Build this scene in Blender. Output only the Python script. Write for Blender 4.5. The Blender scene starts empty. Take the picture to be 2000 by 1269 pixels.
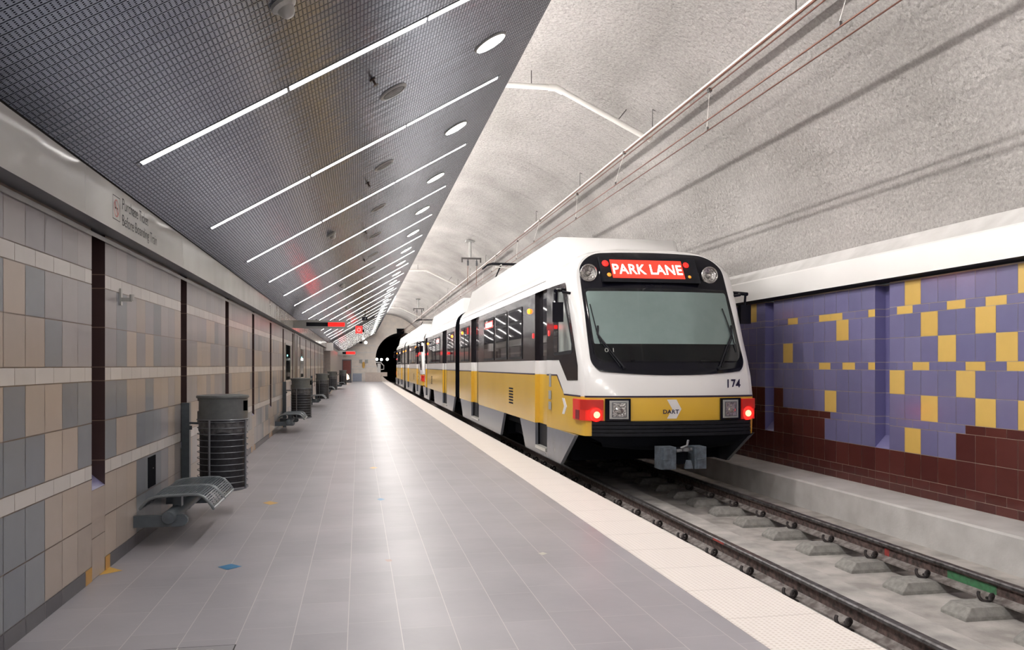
import bpy, math, random
from mathutils import Vector, Matrix, Euler
R = math.radians
rnd = random.Random(7)
scn = bpy.context.scene
col = scn.collection

# ------------------------------------------------------------------ materials
def mat_base(name):
    m = bpy.data.materials.new(name); m.use_nodes = True
    nt = m.node_tree; nt.nodes.clear()
    out = nt.nodes.new('ShaderNodeOutputMaterial')
    b = nt.nodes.new('ShaderNodeBsdfPrincipled')
    nt.links.new(b.outputs[0], out.inputs[0])
    return m, nt, b
def rgb(c): return (c[0], c[1], c[2], 1.0)
def srgb(r, g, b):
    f = lambda v: (v/255/12.92) if v/255 <= .04045 else ((v/255+.055)/1.055)**2.4
    return (f(r), f(g), f(b))
def noise_mix(nt, b, c1, c2, scale, detail=4, lo=.35, hi=.65, vec=None):
    n = nt.nodes.new('ShaderNodeTexNoise'); n.inputs['Scale'].default_value = scale; n.inputs['Detail'].default_value = detail
    if vec is None:
        tc = nt.nodes.new('ShaderNodeTexCoord'); vec = tc.outputs['Object']
    nt.links.new(vec, n.inputs['Vector'])
    r = nt.nodes.new('ShaderNodeValToRGB')
    r.color_ramp.elements[0].position = lo; r.color_ramp.elements[0].color = rgb(c1)
    r.color_ramp.elements[1].position = hi; r.color_ramp.elements[1].color = rgb(c2)
    nt.links.new(n.outputs['Fac'], r.inputs[0])
    return r.outputs[0]
def add_bump(nt, b, scale, strength, dist=.01, detail=3, vec=None, extra=None):
    n = nt.nodes.new('ShaderNodeTexNoise'); n.inputs['Scale'].default_value = scale; n.inputs['Detail'].default_value = detail
    if vec is None:
        tc = nt.nodes.new('ShaderNodeTexCoord'); vec = tc.outputs['Object']
    nt.links.new(vec, n.inputs['Vector'])
    bp = nt.nodes.new('ShaderNodeBump'); bp.inputs['Strength'].default_value = strength; bp.inputs['Distance'].default_value = dist
    nt.links.new(n.outputs['Fac'], bp.inputs['Height'])
    if extra: nt.links.new(extra, bp.inputs['Normal'])
    nt.links.new(bp.outputs[0], b.inputs['Normal'])
    return bp.outputs[0]
def simple(name, c, rough=.5, metal=0, c2=None, nscale=8, bump=0, bscale=60, spec=.5, coat=0):
    m, nt, b = mat_base(name)
    b.inputs['Roughness'].default_value = rough; b.inputs['Metallic'].default_value = metal
    b.inputs['Specular IOR Level'].default_value = spec
    b.inputs['Coat Weight'].default_value = coat; b.inputs['Coat Roughness'].default_value = .08
    if c2 is None: c2 = tuple(v*.9 for v in c)
    nt.links.new(noise_mix(nt, b, c2, c, nscale), b.inputs['Base Color'])
    if bump: add_bump(nt, b, bscale, bump)
    return m
def emis(name, c, s):
    m, nt, b = mat_base(name)
    b.inputs['Base Color'].default_value = rgb(c)
    b.inputs['Emission Color'].default_value = rgb(c); b.inputs['Emission Strength'].default_value = s
    b.inputs['Roughness'].default_value = .4
    return m

def M_(nt, op, a, bb=None, c=None):
    n = nt.nodes.new('ShaderNodeMath'); n.operation = op
    for i, v in enumerate((a, bb, c)):
        if v is None: continue
        if isinstance(v, (int, float)): n.inputs[i].default_value = v
        else: nt.links.new(v, n.inputs[i])
    return n.outputs[0]
def coords(nt, kind='Object'):
    tc = nt.nodes.new('ShaderNodeTexCoord'); sx = nt.nodes.new('ShaderNodeSeparateXYZ')
    nt.links.new(tc.outputs[kind], sx.inputs[0])
    return tc.outputs[kind], sx.outputs
def line(nt, v, pitch, off, width):
    """1 inside a joint line of the given width, repeating every pitch"""
    t = M_(nt, 'ADD', v, -off); t = M_(nt, 'DIVIDE', t, pitch); t = M_(nt, 'FRACT', t)
    t = M_(nt, 'SUBTRACT', t, .5); t = M_(nt, 'ABSOLUTE', t)
    return M_(nt, 'GREATER_THAN', t, .5-width/pitch/2)
def mixc(nt, fac, a, b):
    n = nt.nodes.new('ShaderNodeMix'); n.data_type = 'RGBA'
    nt.links.new(fac, n.inputs['Factor'])
    for k, v in (('A', a), ('B', b)):
        s = [i for i in n.inputs if i.name == k and i.type == 'RGBA'][0]
        if isinstance(v, tuple): s.default_value = rgb(v)
        else: nt.links.new(v, s)
    return [o for o in n.outputs if o.type == 'RGBA'][0]

MT = {}
# platform floor: grey porcelain tiles with thin pale joints
m, nt, b = mat_base('platform_tile')
vec, xyz = coords(nt)
base = noise_mix(nt, b, (.29, .28, .305), (.36, .345, .372), 1.2, 5, .3, .7)
jx = line(nt, xyz[0], .2965, -.061, .0045)
stag = M_(nt, 'DIVIDE', M_(nt, 'ADD', xyz[0], .061), .2965); stag = M_(nt, 'FLOOR', stag)
h = M_(nt, 'MULTIPLY', stag, .5); h = M_(nt, 'FRACT', h); h = M_(nt, 'MULTIPLY', h, .2965)
jy = line(nt, M_(nt, 'ADD', xyz[1], h), .593, .12, .005)
tv = nt.nodes.new('ShaderNodeTexWhiteNoise'); tv.noise_dimensions = '2D'
cm = nt.nodes.new('ShaderNodeCombineXYZ')
nt.links.new(stag, cm.inputs[0]); nt.links.new(M_(nt, 'FLOOR', M_(nt, 'DIVIDE', M_(nt, 'ADD', M_(nt, 'ADD', xyz[1], h), -.12), .593)), cm.inputs[1])
nt.links.new(cm.outputs[0], tv.inputs['Vector'])
hv = nt.nodes.new('ShaderNodeHueSaturation'); nt.links.new(base, hv.inputs['Color'])
nt.links.new(M_(nt, 'MULTIPLY_ADD', tv.outputs['Value'], .1, .95), hv.inputs['Value'])
c1 = mixc(nt, M_(nt, 'MULTIPLY', jx, .8), hv.outputs[0], (.54, .52, .50))
jyf = M_(nt, 'MULTIPLY', jy, .6)
nt.links.new(mixc(nt, jyf, c1, (.47, .45, .45)), b.inputs['Base Color'])
b.inputs['Roughness'].default_value = .36; b.inputs['Specular IOR Level'].default_value = .32
add_bump(nt, b, 5, .12, .02)
MT['floor'] = m
# pale tactile strip with small domes
m, nt, b = mat_base('tactile_paving')
vec, xyz = coords(nt)
fx = M_(nt, 'SUBTRACT', M_(nt, 'FRACT', M_(nt, 'DIVIDE', xyz[0], .0333)), .5)
fy = M_(nt, 'SUBTRACT', M_(nt, 'FRACT', M_(nt, 'DIVIDE', xyz[1], .0333)), .5)
rr = M_(nt, 'SQRT', M_(nt, 'ADD', M_(nt, 'MULTIPLY', fx, fx), M_(nt, 'MULTIPLY', fy, fy)))
mr = nt.nodes.new('ShaderNodeMapRange'); nt.links.new(rr, mr.inputs[0])
mr.inputs[1].default_value = .12; mr.inputs[2].default_value = .34; mr.inputs[3].default_value = 1; mr.inputs[4].default_value = 0
seam = line(nt, xyz[1], .61, .26, .006)
bc = mixc(nt, mr.outputs[0], (.80, .745, .71), (.66, .59, .54))
nt.links.new(mixc(nt, M_(nt, 'MULTIPLY', seam, .7), bc, (.35, .3, .27)), b.inputs['Base Color'])
bp = nt.nodes.new('ShaderNodeBump'); bp.inputs['Strength'].default_value = .6; bp.inputs['Distance'].default_value = .005
nt.links.new(mr.outputs[0], bp.inputs['Height']); nt.links.new(bp.outputs[0], b.inputs['Normal'])
b.inputs['Roughness'].default_value = .5
MT['tactile'] = m
# perforated metal pans of the sloping ceiling (uv: u = along platform in m, v = up the slope in m)
m, nt, b = mat_base('perforated_metal')
vec, xyz = coords(nt, 'UV')
P = 2.73/32
seam = line(nt, xyz[0], P, 0, .0075)
py = M_(nt, 'FRACT', M_(nt, 'DIVIDE', xyz[0], P))
q = M_(nt, 'SUBTRACT', M_(nt, 'FRACT', M_(nt, 'DIVIDE', M_(nt, 'SUBTRACT', py, .11), .195)), .5)
inr = M_(nt, 'MULTIPLY', M_(nt, 'GREATER_THAN', py, .11), M_(nt, 'LESS_THAN', py, .89))
s = M_(nt, 'SUBTRACT', M_(nt, 'FRACT', M_(nt, 'DIVIDE', xyz[1], .0275)), .5)
qq = M_(nt, 'DIVIDE', q, .29); ss = M_(nt, 'DIVIDE', s, .2)
r2 = M_(nt, 'ADD', M_(nt, 'MULTIPLY', qq, qq), M_(nt, 'MULTIPLY', ss, ss))
hole = M_(nt, 'MULTIPLY', M_(nt, 'LESS_THAN', r2, 1.0), inr)
dark = M_(nt, 'MAXIMUM', seam, hole)
nt.links.new(mixc(nt, dark, (.27, .30, .37), (.010, .010, .016)), b.inputs['Base Color'])
nt.links.new(M_(nt, 'SUBTRACT', 1.0, dark), b.inputs['Specular IOR Level'])
nt.links.new(M_(nt, 'MULTIPLY', M_(nt, 'SUBTRACT', 1.0, dark), .9), b.inputs['Metallic'])
b.inputs['Roughness'].default_value = .22
# each pan lies at a very slightly different pitch
wn = nt.nodes.new('ShaderNodeTexNoise'); wn.inputs['Scale'].default_value = 1.0; wn.inputs['Detail'].default_value = 3
mp = nt.nodes.new('ShaderNodeMapping'); mp.inputs['Scale'].default_value = (7, .8, 1)
nt.links.new(vec, mp.inputs[0]); nt.links.new(mp.outputs[0], wn.inputs['Vector'])
bp = nt.nodes.new('ShaderNodeBump'); bp.inputs['Strength'].default_value = .5; bp.inputs['Distance'].default_value = .012
nt.links.new(wn.outputs['Fac'], bp.inputs['Height']); nt.links.new(bp.outputs[0], b.inputs['Normal'])
MT['perf'] = m
# rough sprayed concrete vault
m, nt, b = mat_base('sprayed_concrete')
vec, xyz = coords(nt)
mp = nt.nodes.new('ShaderNodeMapping'); mp.inputs['Scale'].default_value = (1, .5, 1); nt.links.new(vec, mp.inputs[0])
ca = noise_mix(nt, b, (.30, .287, .278), (.43, .413, .40), .9, 6, .3, .7, mp.outputs[0])
fn = nt.nodes.new('ShaderNodeTexNoise'); fn.inputs['Scale'].default_value = 26; fn.inputs['Detail'].default_value = 6; fn.inputs['Roughness'].default_value = .75
nt.links.new(vec, fn.inputs['Vector'])
hs = nt.nodes.new('ShaderNodeHueSaturation'); nt.links.new(ca, hs.inputs['Color'])
nt.links.new(M_(nt, 'MULTIPLY_ADD', fn.outputs['Fac'], 1.3, .36), hs.inputs['Value'])
nt.links.new(hs.outputs[0], b.inputs['Base Color'])
b.inputs['Roughness'].default_value = .9; b.inputs['Specular IOR Level'].default_value = .2
b1 = add_bump(nt, b, 16, .9, .05, 5)
wv = nt.nodes.new('ShaderNodeTexNoise'); wv.inputs['Scale'].default_value = 1.0; wv.inputs['Detail'].default_value = 2
mp2 = nt.nodes.new('ShaderNodeMapping'); mp2.inputs['Scale'].default_value = (.25, 1.3, .25); nt.links.new(vec, mp2.inputs[0])
nt.links.new(mp2.outputs[0], wv.inputs['Vector'])
bb = nt.nodes.new('ShaderNodeBump'); bb.inputs['Strength'].default_value = .5; bb.inputs['Distance'].default_value = .35
nt.links.new(wv.outputs['Fac'], bb.inputs['Height']); nt.links.new(b1, bb.inputs['Normal']); nt.links.new(bb.outputs[0], b.inputs['Normal'])
MT['vault'] = m
# tiles coloured per face
def tile_mat(name, rough, var=.06):
    m, nt, b = mat_base(name)
    at = nt.nodes.new('ShaderNodeAttribute'); at.attribute_name = 'Col'
    n = nt.nodes.new('ShaderNodeTexNoise'); n.inputs['Scale'].default_value = 9; n.inputs['Detail'].default_value = 4
    tc = nt.nodes.new('ShaderNodeTexCoord'); nt.links.new(tc.outputs['Object'], n.inputs['Vector'])
    hs = nt.nodes.new('ShaderNodeHueSaturation'); nt.links.new(at.outputs['Color'], hs.inputs['Color'])
    nt.links.new(M_(nt, 'MULTIPLY_ADD', n.outputs['Fac'], var*2, 1-var), hs.inputs['Value'])
    nt.links.new(hs.outputs[0], b.inputs['Base Color'])
    b.inputs['Roughness'].default_value = rough
    add_bump(nt, b, 3, .08, .02)
    return m
MT['walltile'] = tile_mat('wall_tile_matt', .33)
MT['glaze'] = tile_mat('wall_tile_glazed', .22)
MT['concrete'] = simple('smooth_concrete', (.62, .61, .60), .8, 0, (.52, .51, .50), 3, .3, 40, .3)
MT['bed'] = simple('track_bed_concrete', (.50, .475, .455), .9, 0, (.31, .295, .28), 3.5, .5, 40, .2)
MT['plinth'] = simple('track_plinth_concrete', (.50, .48, .46), .9, 0, (.30, .29, .28), 3, .35, 50, .2)
MT['groove'] = simple('damp_joint', (.06, .06, .055), .9, 0, (.03, .03, .03), 20)  # near-black tone for the track groove and the hatch edge gap
MT['block'] = simple('weathered_block', (.33, .32, .305), .9, 0, (.24, .235, .225), 25, .25, 90, .2)
MT['railrust'] = simple('rail_rust', (.15, .10, .09), .8, .1, (.045, .033, .032), 20, .5, 80)
MT['railtop'] = simple('rail_head_steel', (.16, .155, .16), .42, .7, (.06, .055, .055), 18, .2, 90)
MT['railfoot'] = simple('dusty_rail_foot', (.27, .25, .24), .9, 0, (.12, .10, .095), 14, .3, 60)
MT['clip'] = simple('clip_steel', (.045, .035, .035), .6, .4, (.02, .018, .02), 30)
MT['enamel'] = simple('fascia_enamel', (.47, .47, .445), .1, 0, (.44, .44, .42), 1.2, 0, 1, .4)
nt = MT['enamel'].node_tree; bsd = [n for n in nt.nodes if n.type == 'BSDF_PRINCIPLED'][0]
add_bump(nt, bsd, 1.8, .25, .03, 1)
MT['whitefascia'] = simple('white_fascia', (.80, .79, .78), .3, 0, (.76, .75, .74), 1.2)
MT['soffit'] = simple('grey_soffit', (.12, .125, .14), .4, .3)
MT['blackgap'] = simple('black_reveal', (.01, .01, .012), .8)
MT['graysteel'] = simple('grey_painted_steel', (.115, .138, .158), .38, .2, (.10, .12, .138), 20)
MT['rimsteel'] = simple('light_grey_steel', (.21, .235, .25), .35, .2, (.19, .21, .225), 20)
MT['binlid'] = simple('bin_lid_grey', (.135, .145, .145), .42, .2, (.115, .125, .125), 20)
MT['ringsteel'] = simple('basket_steel', (.20, .21, .23), .35, .5)
MT['liner'] = simple('black_bin_liner', (.018, .019, .026), .55, 0, (.008, .008, .012), 30)
MT['bag'] = simple('translucent_bag', (.12, .12, .125), .35, 0, (.03, .03, .035), 14, .5, 30)
MT['white'] = simple('train_white', (.84, .83, .83), .16, 0, (.82, .81, .81), 1, 0, 1, .5, .3)
MT['yellow'] = simple('train_yellow', (.74, .46, .055), .2, 0, (.70, .43, .05), 1, 0, 1, .5, .3)
MT['stripe'] = simple('dark_stripe', (.03, .02, .05), .4)
MT['blackpaint'] = simple('gloss_black', (.006, .006, .011), .12, 0, (.005, .005, .009), 2, 0, 1, .22)
MT['band'] = simple('window_band_black', (.022, .018, .022), .12, 0, (.018, .015, .018), 2, 0, 1, .35)
nt = MT['band'].node_tree; bsd = [n for n in nt.nodes if n.type == 'BSDF_PRINCIPLED'][0]
add_bump(nt, bsd, 1.6, .12, .03, 1)
MT['glass'] = simple('tinted_glass', (.022, .020, .024), .03, 0, (.018, .016, .02), 2, 0, 1, .55)
MT['rubber'] = simple('black_rubber', (.009, .010, .015), .6, 0, (.006, .007, .010), 10, 0, 1, .25)
MT['under'] = simple('undercarriage_black', (.004, .005, .008), .9, 0, None, 3, 0, 1, .1)
MT['skirt'] = simple('skirt_grey', (.125, .135, .165), .25, .1, (.11, .12, .145), 3)
MT['coupler'] = simple('coupler_grey', (.13, .16, .20), .5, .2, (.07, .085, .10), 14)
MT['blind'] = simple('grey_green_blind', (.47, .57, .57), .7, 0, (.44, .54, .54), 6)
MT['cream'] = simple('cab_interior', (.35, .36, .33), .6)
MT['chrome'] = simple('chrome', (.62, .60, .58), .12, 1, (.35, .33, .32), 25, .5, 60)
MT['greytrim'] = simple('grey_trim', (.42, .43, .42), .35, .2)
MT['lens'] = simple('clear_lens', (.75, .74, .72), .08, .9, (.25, .24, .24), 40, .8, 45)
MT['redlens'] = emis('red_lens', (.50, .02, .012), 0.193)
MT['dredlens'] = emis('dark_red_lens', (.16, .006, .012), 0.066)
MT['redlamp'] = emis('lit_red_lamp', (1, .006, .004), 2.75)
MT['redcore'] = emis('lit_red_core', (1, .12, .06), 4.95)
MT['amber'] = emis('amber_lamp', (1, .20, .012), 3.2)
MT['ambdim'] = emis('amber_dim', (.8, .28, .03), 0.44)
MT['sidered'] = emis('red_marker', (1, .03, .03), 1.21)
MT['signred'] = emis('backlit_red_sign', (.86, .035, .02), 0.632)
MT['letters'] = emis('lit_letters', (1, .88, .8), 1.76)
MT['led'] = emis('red_led_display', (1, .003, .002), 3.0)
MT['ledglow'] = emis('red_glow_panel', (1, .03, .025), 0.77)
MT['white_em'] = emis('window_sign_lit', (1, .75, .7), 1.65)
MT['tube'] = emis('fluorescent_tube', (1, .96, .92), 14)
MT['cove'] = emis('cove_tube', (1, .955, .91), 105)
MT['down'] = emis('downlight_lens', (1, .95, .90), 150)
MT['tunlamp'] = emis('tunnel_lamp', (1, 1, .95), 5)
MT['navy'] = simple('navy_lettering', (.015, .012, .05), .4)
MT['logo'] = simple('white_logo', (.82, .80, .79), .3)
MT['decal_white'] = simple('decal_white', (.72, .70, .67), .4)
MT['signtext'] = simple('grey_lettering', (.05, .05, .055), .5, 0, None, 3, 0, 1, .2)
MT['redline'] = simple('red_line', (.42, .06, .05), .4)
MT['pipe'] = simple('pale_conduit', (.80, .78, .75), .35, 0, (.76, .74, .71), 5)
MT['wire'] = simple('copper_wire', (.16, .07, .05), .5, .5)
MT['thinsteel'] = simple('hanger_steel', (.13, .12, .12), .5, .6)
MT['brown'] = (.075, .045, .045)
MT['blueinlay'] = simple('blue_inlay', (.06, .22, .42), .35)
MT['yelinlay'] = simple('yellow_inlay', (.66, .40, .09), .35)
MT['paleinlay'] = simple('pale_inlay', (.50, .50, .42), .35)
MT['pinkinlay'] = simple('brown_inlay', (.38, .25, .22), .35)
MT['beige'] = simple('beige_block', (.58, .50, .44), .5, 0, (.52, .45, .40), 6)
MT['railing'] = simple('white_railing', (.55, .55, .54), .35)
MT['darkglass'] = simple('dark_glazing', (.012, .014, .018), .05, 0, None, 3, 0, 1, .8)
MT['pinkglass'] = simple('reddish_glazing', (.24, .08, .07), .15)
MT['bluepanel'] = simple('pale_blue_panel', (.30, .34, .42), .3)
MT['silverframe'] = simple('pale_frame', (.50, .50, .47), .3, .3)
MT['black'] = simple('tunnel_black', (.004, .004, .006), .95, 0, (.003, .003, .004), 3, 0, 1, .1)
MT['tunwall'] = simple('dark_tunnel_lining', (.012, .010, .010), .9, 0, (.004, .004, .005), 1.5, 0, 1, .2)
MT['grpaint'] = simple('green_paint', (.06, .22, .10), .6, 0, (.05, .14, .07), 25)
MT['rdpaint'] = simple('red_paint', (.45, .06, .05), .6, 0, (.25, .04, .04), 25)
MT['hatch'] = simple('hatch_tile', (.30, .29, .31), .35, 0, (.27, .262, .28), 3)

# ------------------------------------------------------------------ geometry helpers
class MB:
    def __init__(s): s.v = []; s.f = []; s.m = []; s.c = []; s.uv = []; s.smooth = False
    def face(s, pts, mi=0, c=None, uv=None):
        i = len(s.v); s.v += [tuple(p) for p in pts]; s.f.append(tuple(range(i, i+len(pts)))); s.m.append(mi); s.c.append(c); s.uv.append(uv)
    def grid(s, rows, mi=0, closed=False):
        """rows: list of lists of points, shared vertices; mi int or fn(i,j)"""
        i0 = len(s.v); n = len(rows[0])
        for r in rows: s.v += [tuple(p) for p in r]
        for i in range(len(rows)-1):
            for j in range(n if closed else n-1):
                k = (j+1) % n
                t = mi(i, j) if callable(mi) else mi
                if t is None: continue
                s.f.append((i0+i*n+j, i0+i*n+k, i0+(i+1)*n+k, i0+(i+1)*n+j)); s.m.append(t); s.c.append(None); s.uv.append(None)
        return i0
    def box(s, a, b, mi=0, c=None):
        x0, y0, z0 = a; x1, y1, z1 = b
        P = [(x0,y0,z0),(x1,y0,z0),(x1,y1,z0),(x0,y1,z0),(x0,y0,z1),(x1,y0,z1),(x1,y1,z1),(x0,y1,z1)]
        for q in ((0,3,2,1),(4,5,6,7),(0,1,5,4),(1,2,6,5),(2,3,7,6),(3,0,4,7)): s.face([P[k] for k in q], mi, c)
    def prism(s, poly, d, axis='x', a=0, mi=0):
        """extrude 2-D poly between a and a+d on axis; poly coords are the other two axes in order"""
        def P(p, t):
            if axis == 'x': return (t, p[0], p[1])
            if axis == 'y': return (p[0], t, p[1])
            return (p[0], p[1], t)
        A = [P(p, a) for p in poly]; B = [P(p, a+d) for p in poly]
        s.face(A[::-1], mi); s.face(B, mi)
        for i in range(len(poly)):
            j = (i+1) % len(poly); s.face([A[i], A[j], B[j], B[i]], mi)
    def tube(s, pts, r, n=8, mi=0, cap=True, closed=False):
        pts = [Vector(p) for p in pts]; rows = []
        m = len(pts); up = None
        for i, p in enumerate(pts):
            if closed: t = (pts[(i+1) % m]-pts[i-1]).normalized()
            else:
                t = ((pts[min(i+1, m-1)]-p).normalized() + (p-pts[max(i-1, 0)]).normalized())
                t = t.normalized() if t.length > 1e-6 else Vector((0, 0, 1))
            if up is None:
                up = Vector((0, 0, 1)) if abs(t.z) < .9 else Vector((1, 0, 0))
            a = t.cross(up).normalized(); bq = a.cross(t).normalized(); up = bq
            rr = r[i] if isinstance(r, (list, tuple)) else r
            rows.append([p+a*math.cos(2*math.pi*k/n)*rr+bq*math.sin(2*math.pi*k/n)*rr for k in range(n)])
        if closed: rows.append(rows[0])
        s.grid(rows, mi, closed=True)
        if cap and not closed: s.face(rows[0][::-1], mi); s.face(rows[-1], mi)
    def lathe(s, prof, n=24, mi=0, o=(0,0,0), axis='z', cap=False):
        rows = []
        for (r, h) in prof:
            row = []
            for k in range(n):
                a = 2*math.pi*k/n; c_, s_ = r*math.cos(a), r*math.sin(a)
                if axis == 'z': p = (o[0]+c_, o[1]+s_, o[2]+h)
                elif axis == 'y': p = (o[0]+c_, o[1]+h, o[2]+s_)
                else: p = (o[0]+h, o[1]+c_, o[2]+s_)
                row.append(p)
            rows.append(row)
        s.grid(rows, mi, closed=True)
        if cap: s.face(rows[0][::-1], mi); s.face(rows[-1], mi)
    def build(s, name, mats, parent=None, smooth=None, bevel=0):
        me = bpy.data.meshes.new(name); me.from_pydata(s.v, [], s.f)
        if not isinstance(mats, (list, tuple)): mats = [mats]
        for q in mats: me.materials.append(q)
        me.polygons.foreach_set('material_index', s.m)
        if any(c is not None for c in s.c):
            at = me.color_attributes.new('Col', 'FLOAT_COLOR', 'CORNER')
            k = 0
            for p in me.polygons:
                c = s.c[p.index] or (1, 1, 1)
                for _ in p.loop_indices: at.data[k].color = (c[0], c[1], c[2], 1); k += 1
        if any(u is not None for u in s.uv):
            ul = me.uv_layers.new(name='UVMap'); k = 0
            for p in me.polygons:
                u = s.uv[p.index]
                for q in range(p.loop_total):
                    if u: ul.data[k].uv = u[q]
                    k += 1
        if smooth is not None:
            me.polygons.foreach_set('use_smooth', [True]*len(me.polygons))
            try: me.set_sharp_from_angle(angle=R(smooth))
            except Exception: pass
        me.update()
        o = bpy.data.objects.new(name, me); col.objects.link(o)
        if parent is not None: o.parent = parent
        if bevel:
            md = o.modifiers.new('bevel', 'BEVEL'); md.width = bevel; md.segments = 2; md.limit_method = 'ANGLE'
        return o
def tag(o, label=None, cat=None, group=None, kind=None):
    if label: o['label'] = label
    if cat: o['category'] = cat
    if group: o['group'] = group
    if kind: o['kind'] = kind
    return o
def empty(name, loc, rz=0):
    o = bpy.data.objects.new(name, None); o.location = loc; o.rotation_euler = (0, 0, rz); o.empty_display_size = .1
    col.objects.link(o); return o
def copy_tree(o, parent=None):
    c = o.copy(); col.objects.link(c)
    if parent is not None:
        c.parent = parent
    for ch in [x for x in bpy.data.objects if x.parent == o]: copy_tree(ch, c)
    return c
def struct(o): o['kind'] = 'structure'; return o

def text_obj(name, s, w, h, mat, bold=0, parent=None, depth=.002):
    """flat lettering of exact width w and height h, lower-left at origin, in local XY"""
    cu = bpy.data.curves.new('t', 'FONT'); cu.body = s; cu.offset = bold; cu.space_character = 1.0+bold*3; cu.extrude = 0; cu.size = 1
    to = bpy.data.objects.new('t', cu); col.objects.link(to)
    bpy.context.view_layer.update()
    dg = bpy.context.evaluated_depsgraph_get()
    me = bpy.data.meshes.new_from_object(to.evaluated_get(dg))
    bpy.data.objects.remove(to); bpy.data.curves.remove(cu)
    xs = [v.co.x for v in me.vertices]; ys = [v.co.y for v in me.vertices]
    x0, x1, y0, y1 = min(xs), max(xs), min(ys), max(ys)
    for v in me.vertices: v.co = ((v.co.x-x0)/(x1-x0)*w, (v.co.y-y0)/(y1-y0)*h, 0)
    me.materials.clear(); me.materials.append(mat); me.name = name
    o = bpy.data.objects.new(name, me); col.objects.link(o)
    if parent is not None: o.parent = parent
    return o

# ------------------------------------------------------------------ dimensions (metres; platform floor z = 0, camera above the origin)
Y0, Y1 = -11.0, 82.0
XL, XR = -1.827, 6.63
XE = 2.733; XI = 2.137
BED = -.45; RT = -.19; WALK = -.08
XC = 4.2
CL0 = (-1.69, 2.78); CL1 = (1.678, 4.745)
SL = math.atan2(CL1[1]-CL0[1], CL1[0]-CL0[0])
def ceil_z(x): return CL0[1]+(x-CL0[0])*math.tan(SL)

# ------------------------------------------------------------------ floor, track bed, walkway
mb = MB()
mb.face([(-2.2, Y0, 0), (XI, Y0, 0), (XI, Y1, 0), (-2.2, Y1, 0)], 0)
mb.face([(XE-.05, Y0, -.08), (XE-.05, Y1, -.08), (XE-.05, Y1, BED-.02), (XE-.05, Y0, BED-.02)][::-1], 1)
struct(mb.build('floor', [MT['floor'], MT['concrete']]))
mb = MB(); mb.box((XI, Y0, -.08), (XE, Y1, .003), 0)
struct(mb.build('trim_1', MT['tactile']))
mb = MB()
mb.face([(XE-.06, Y0, -.36), (4.10, Y0, -.36), (4.10, Y1+40, -.36), (XE-.06, Y1+40, -.36)], 1)
mb.face([(4.10, Y0, -.36), (4.13, Y0, -.43), (4.13, Y1+40, -.43), (4.10, Y1+40, -.36)], 2)
mb.face([(4.13, Y0, -.43), (4.18, Y0, -.43), (4.18, Y1+40, -.43), (4.13, Y1+40, -.43)], 2)
mb.face([(4.18, Y0, -.43), (4.20, Y0, BED), (4.20, Y1+40, BED), (4.18, Y1+40, -.43)], 2)
mb.face([(4.20, Y0, BED), (6.0, Y0, BED), (6.0, Y1+40, BED), (4.20, Y1+40, BED)], 0)
struct(mb.build('floor', [MT['bed'], MT['plinth'], MT['groove']]))
mb = MB()
mb.grid([[(5.99, Y0, BED-.02), (5.99, Y1, BED-.02)], [(5.99, Y0, -.10), (5.99, Y1, -.10)], [(6.01, Y0, WALK), (6.01, Y1, WALK)], [(6.95, Y0, WALK), (6.95, Y1, WALK)]])
struct(mb.build('trim_2', MT['concrete']))
# floor inlays
inl = MB()
def inlay(pts, mt, z=.0015):
    mb = MB(); mb.face([(x, y, z) for x, y in pts]); return mb.build('floor_inlay', mt)
floor_o = bpy.data.objects['floor']
def wfloor(u, v, z=0.0):
    d = (1.5-z)*1600/(v-714); X = .98289*(u-701)*d/1600; return (X, (d-.1836*X)/.98297)
for pts, mt in (([(190,1124),(212,1107),(240,1114)], 'yelinlay'),
                ([(425,1107),(452,1101),(473,1106),(444,1113)], 'blueinlay'),
                ([(513,982),(527,978.5),(544,982),(528,986)], 'yelinlay'),
                ([(721,913.5),(729,911.5),(738,913),(729,915.5)], 'yelinlay'),
                ([(736,975),(743,972.5),(752,975),(743,977.5)], 'blueinlay'),
                ([(751,1093),(764,1092),(766,1096),(757,1097)], 'pinkinlay'),
                ([(1051,1081),(1060,1078),(1069,1081),(1060,1084)], 'paleinlay')):
    o = inlay([wfloor(*p) for p in pts], MT[mt]); o.parent = floor_o; struct(o)
# access hatch
h0 = [wfloor(186, 1206), wfloor(388, 1196)]
hx0, hx1 = -1.235, -.655; hy1, hy0 = 4.55, 4.03
t = empty('access_hatch', (-.945, 4.1, 0)); tag(t, 'square tiled access hatch with dark edge gap, set in the floor near the left wall', 'floor hatch')
mb = MB(); X0, X1, Y_0, Y_1 = -.29, .29, -.08, .50
mb.face([(X0, Y_0, .001), (X1, Y_0, .001), (X1, Y_1, .001), (X0, Y_1, .001)])
mb.build('hatch_cover', MT['hatch'], t)
mb = MB(); w = .007
for a, b_ in (((X0-w, Y_0-w), (X1+w, Y_0)), ((X0-w, Y_1), (X1+w, Y_1+w*.7)), ((X0-w, Y_0), (X0, Y_1)), ((X1, Y_0), (X1+w, Y_1))):
    mb.face([(a[0], a[1], .0015), (b_[0], a[1], .0015), (b_[0], b_[1], .0015), (a[0], b_[1], .0015)])
mb.build('edge_gap', MT['groove'], t)
mb = MB(); mb.face([(-.003, Y_0, .0016), (.003, Y_0, .0016), (.003, Y_1, .0016), (-.003, Y_1, .0016)])
mb.face([(X0, .03, .0016), (X1, .03, .0016), (X1, .036, .0016), (X0, .036, .0016)])
mb.build('tile_joint', MT['decal_white'], t)
for (x, y) in ((-.17, .03), (.19, .08), (-.12, .42), (.17, .43)):
    mb = MB(); mb.lathe([(.022, 0), (.022, .002), (.014, .002), (.012, .0005)], 14, 0, (x, y, .001)); mb.build('lifting_point', MT['greytrim'], t)

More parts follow.
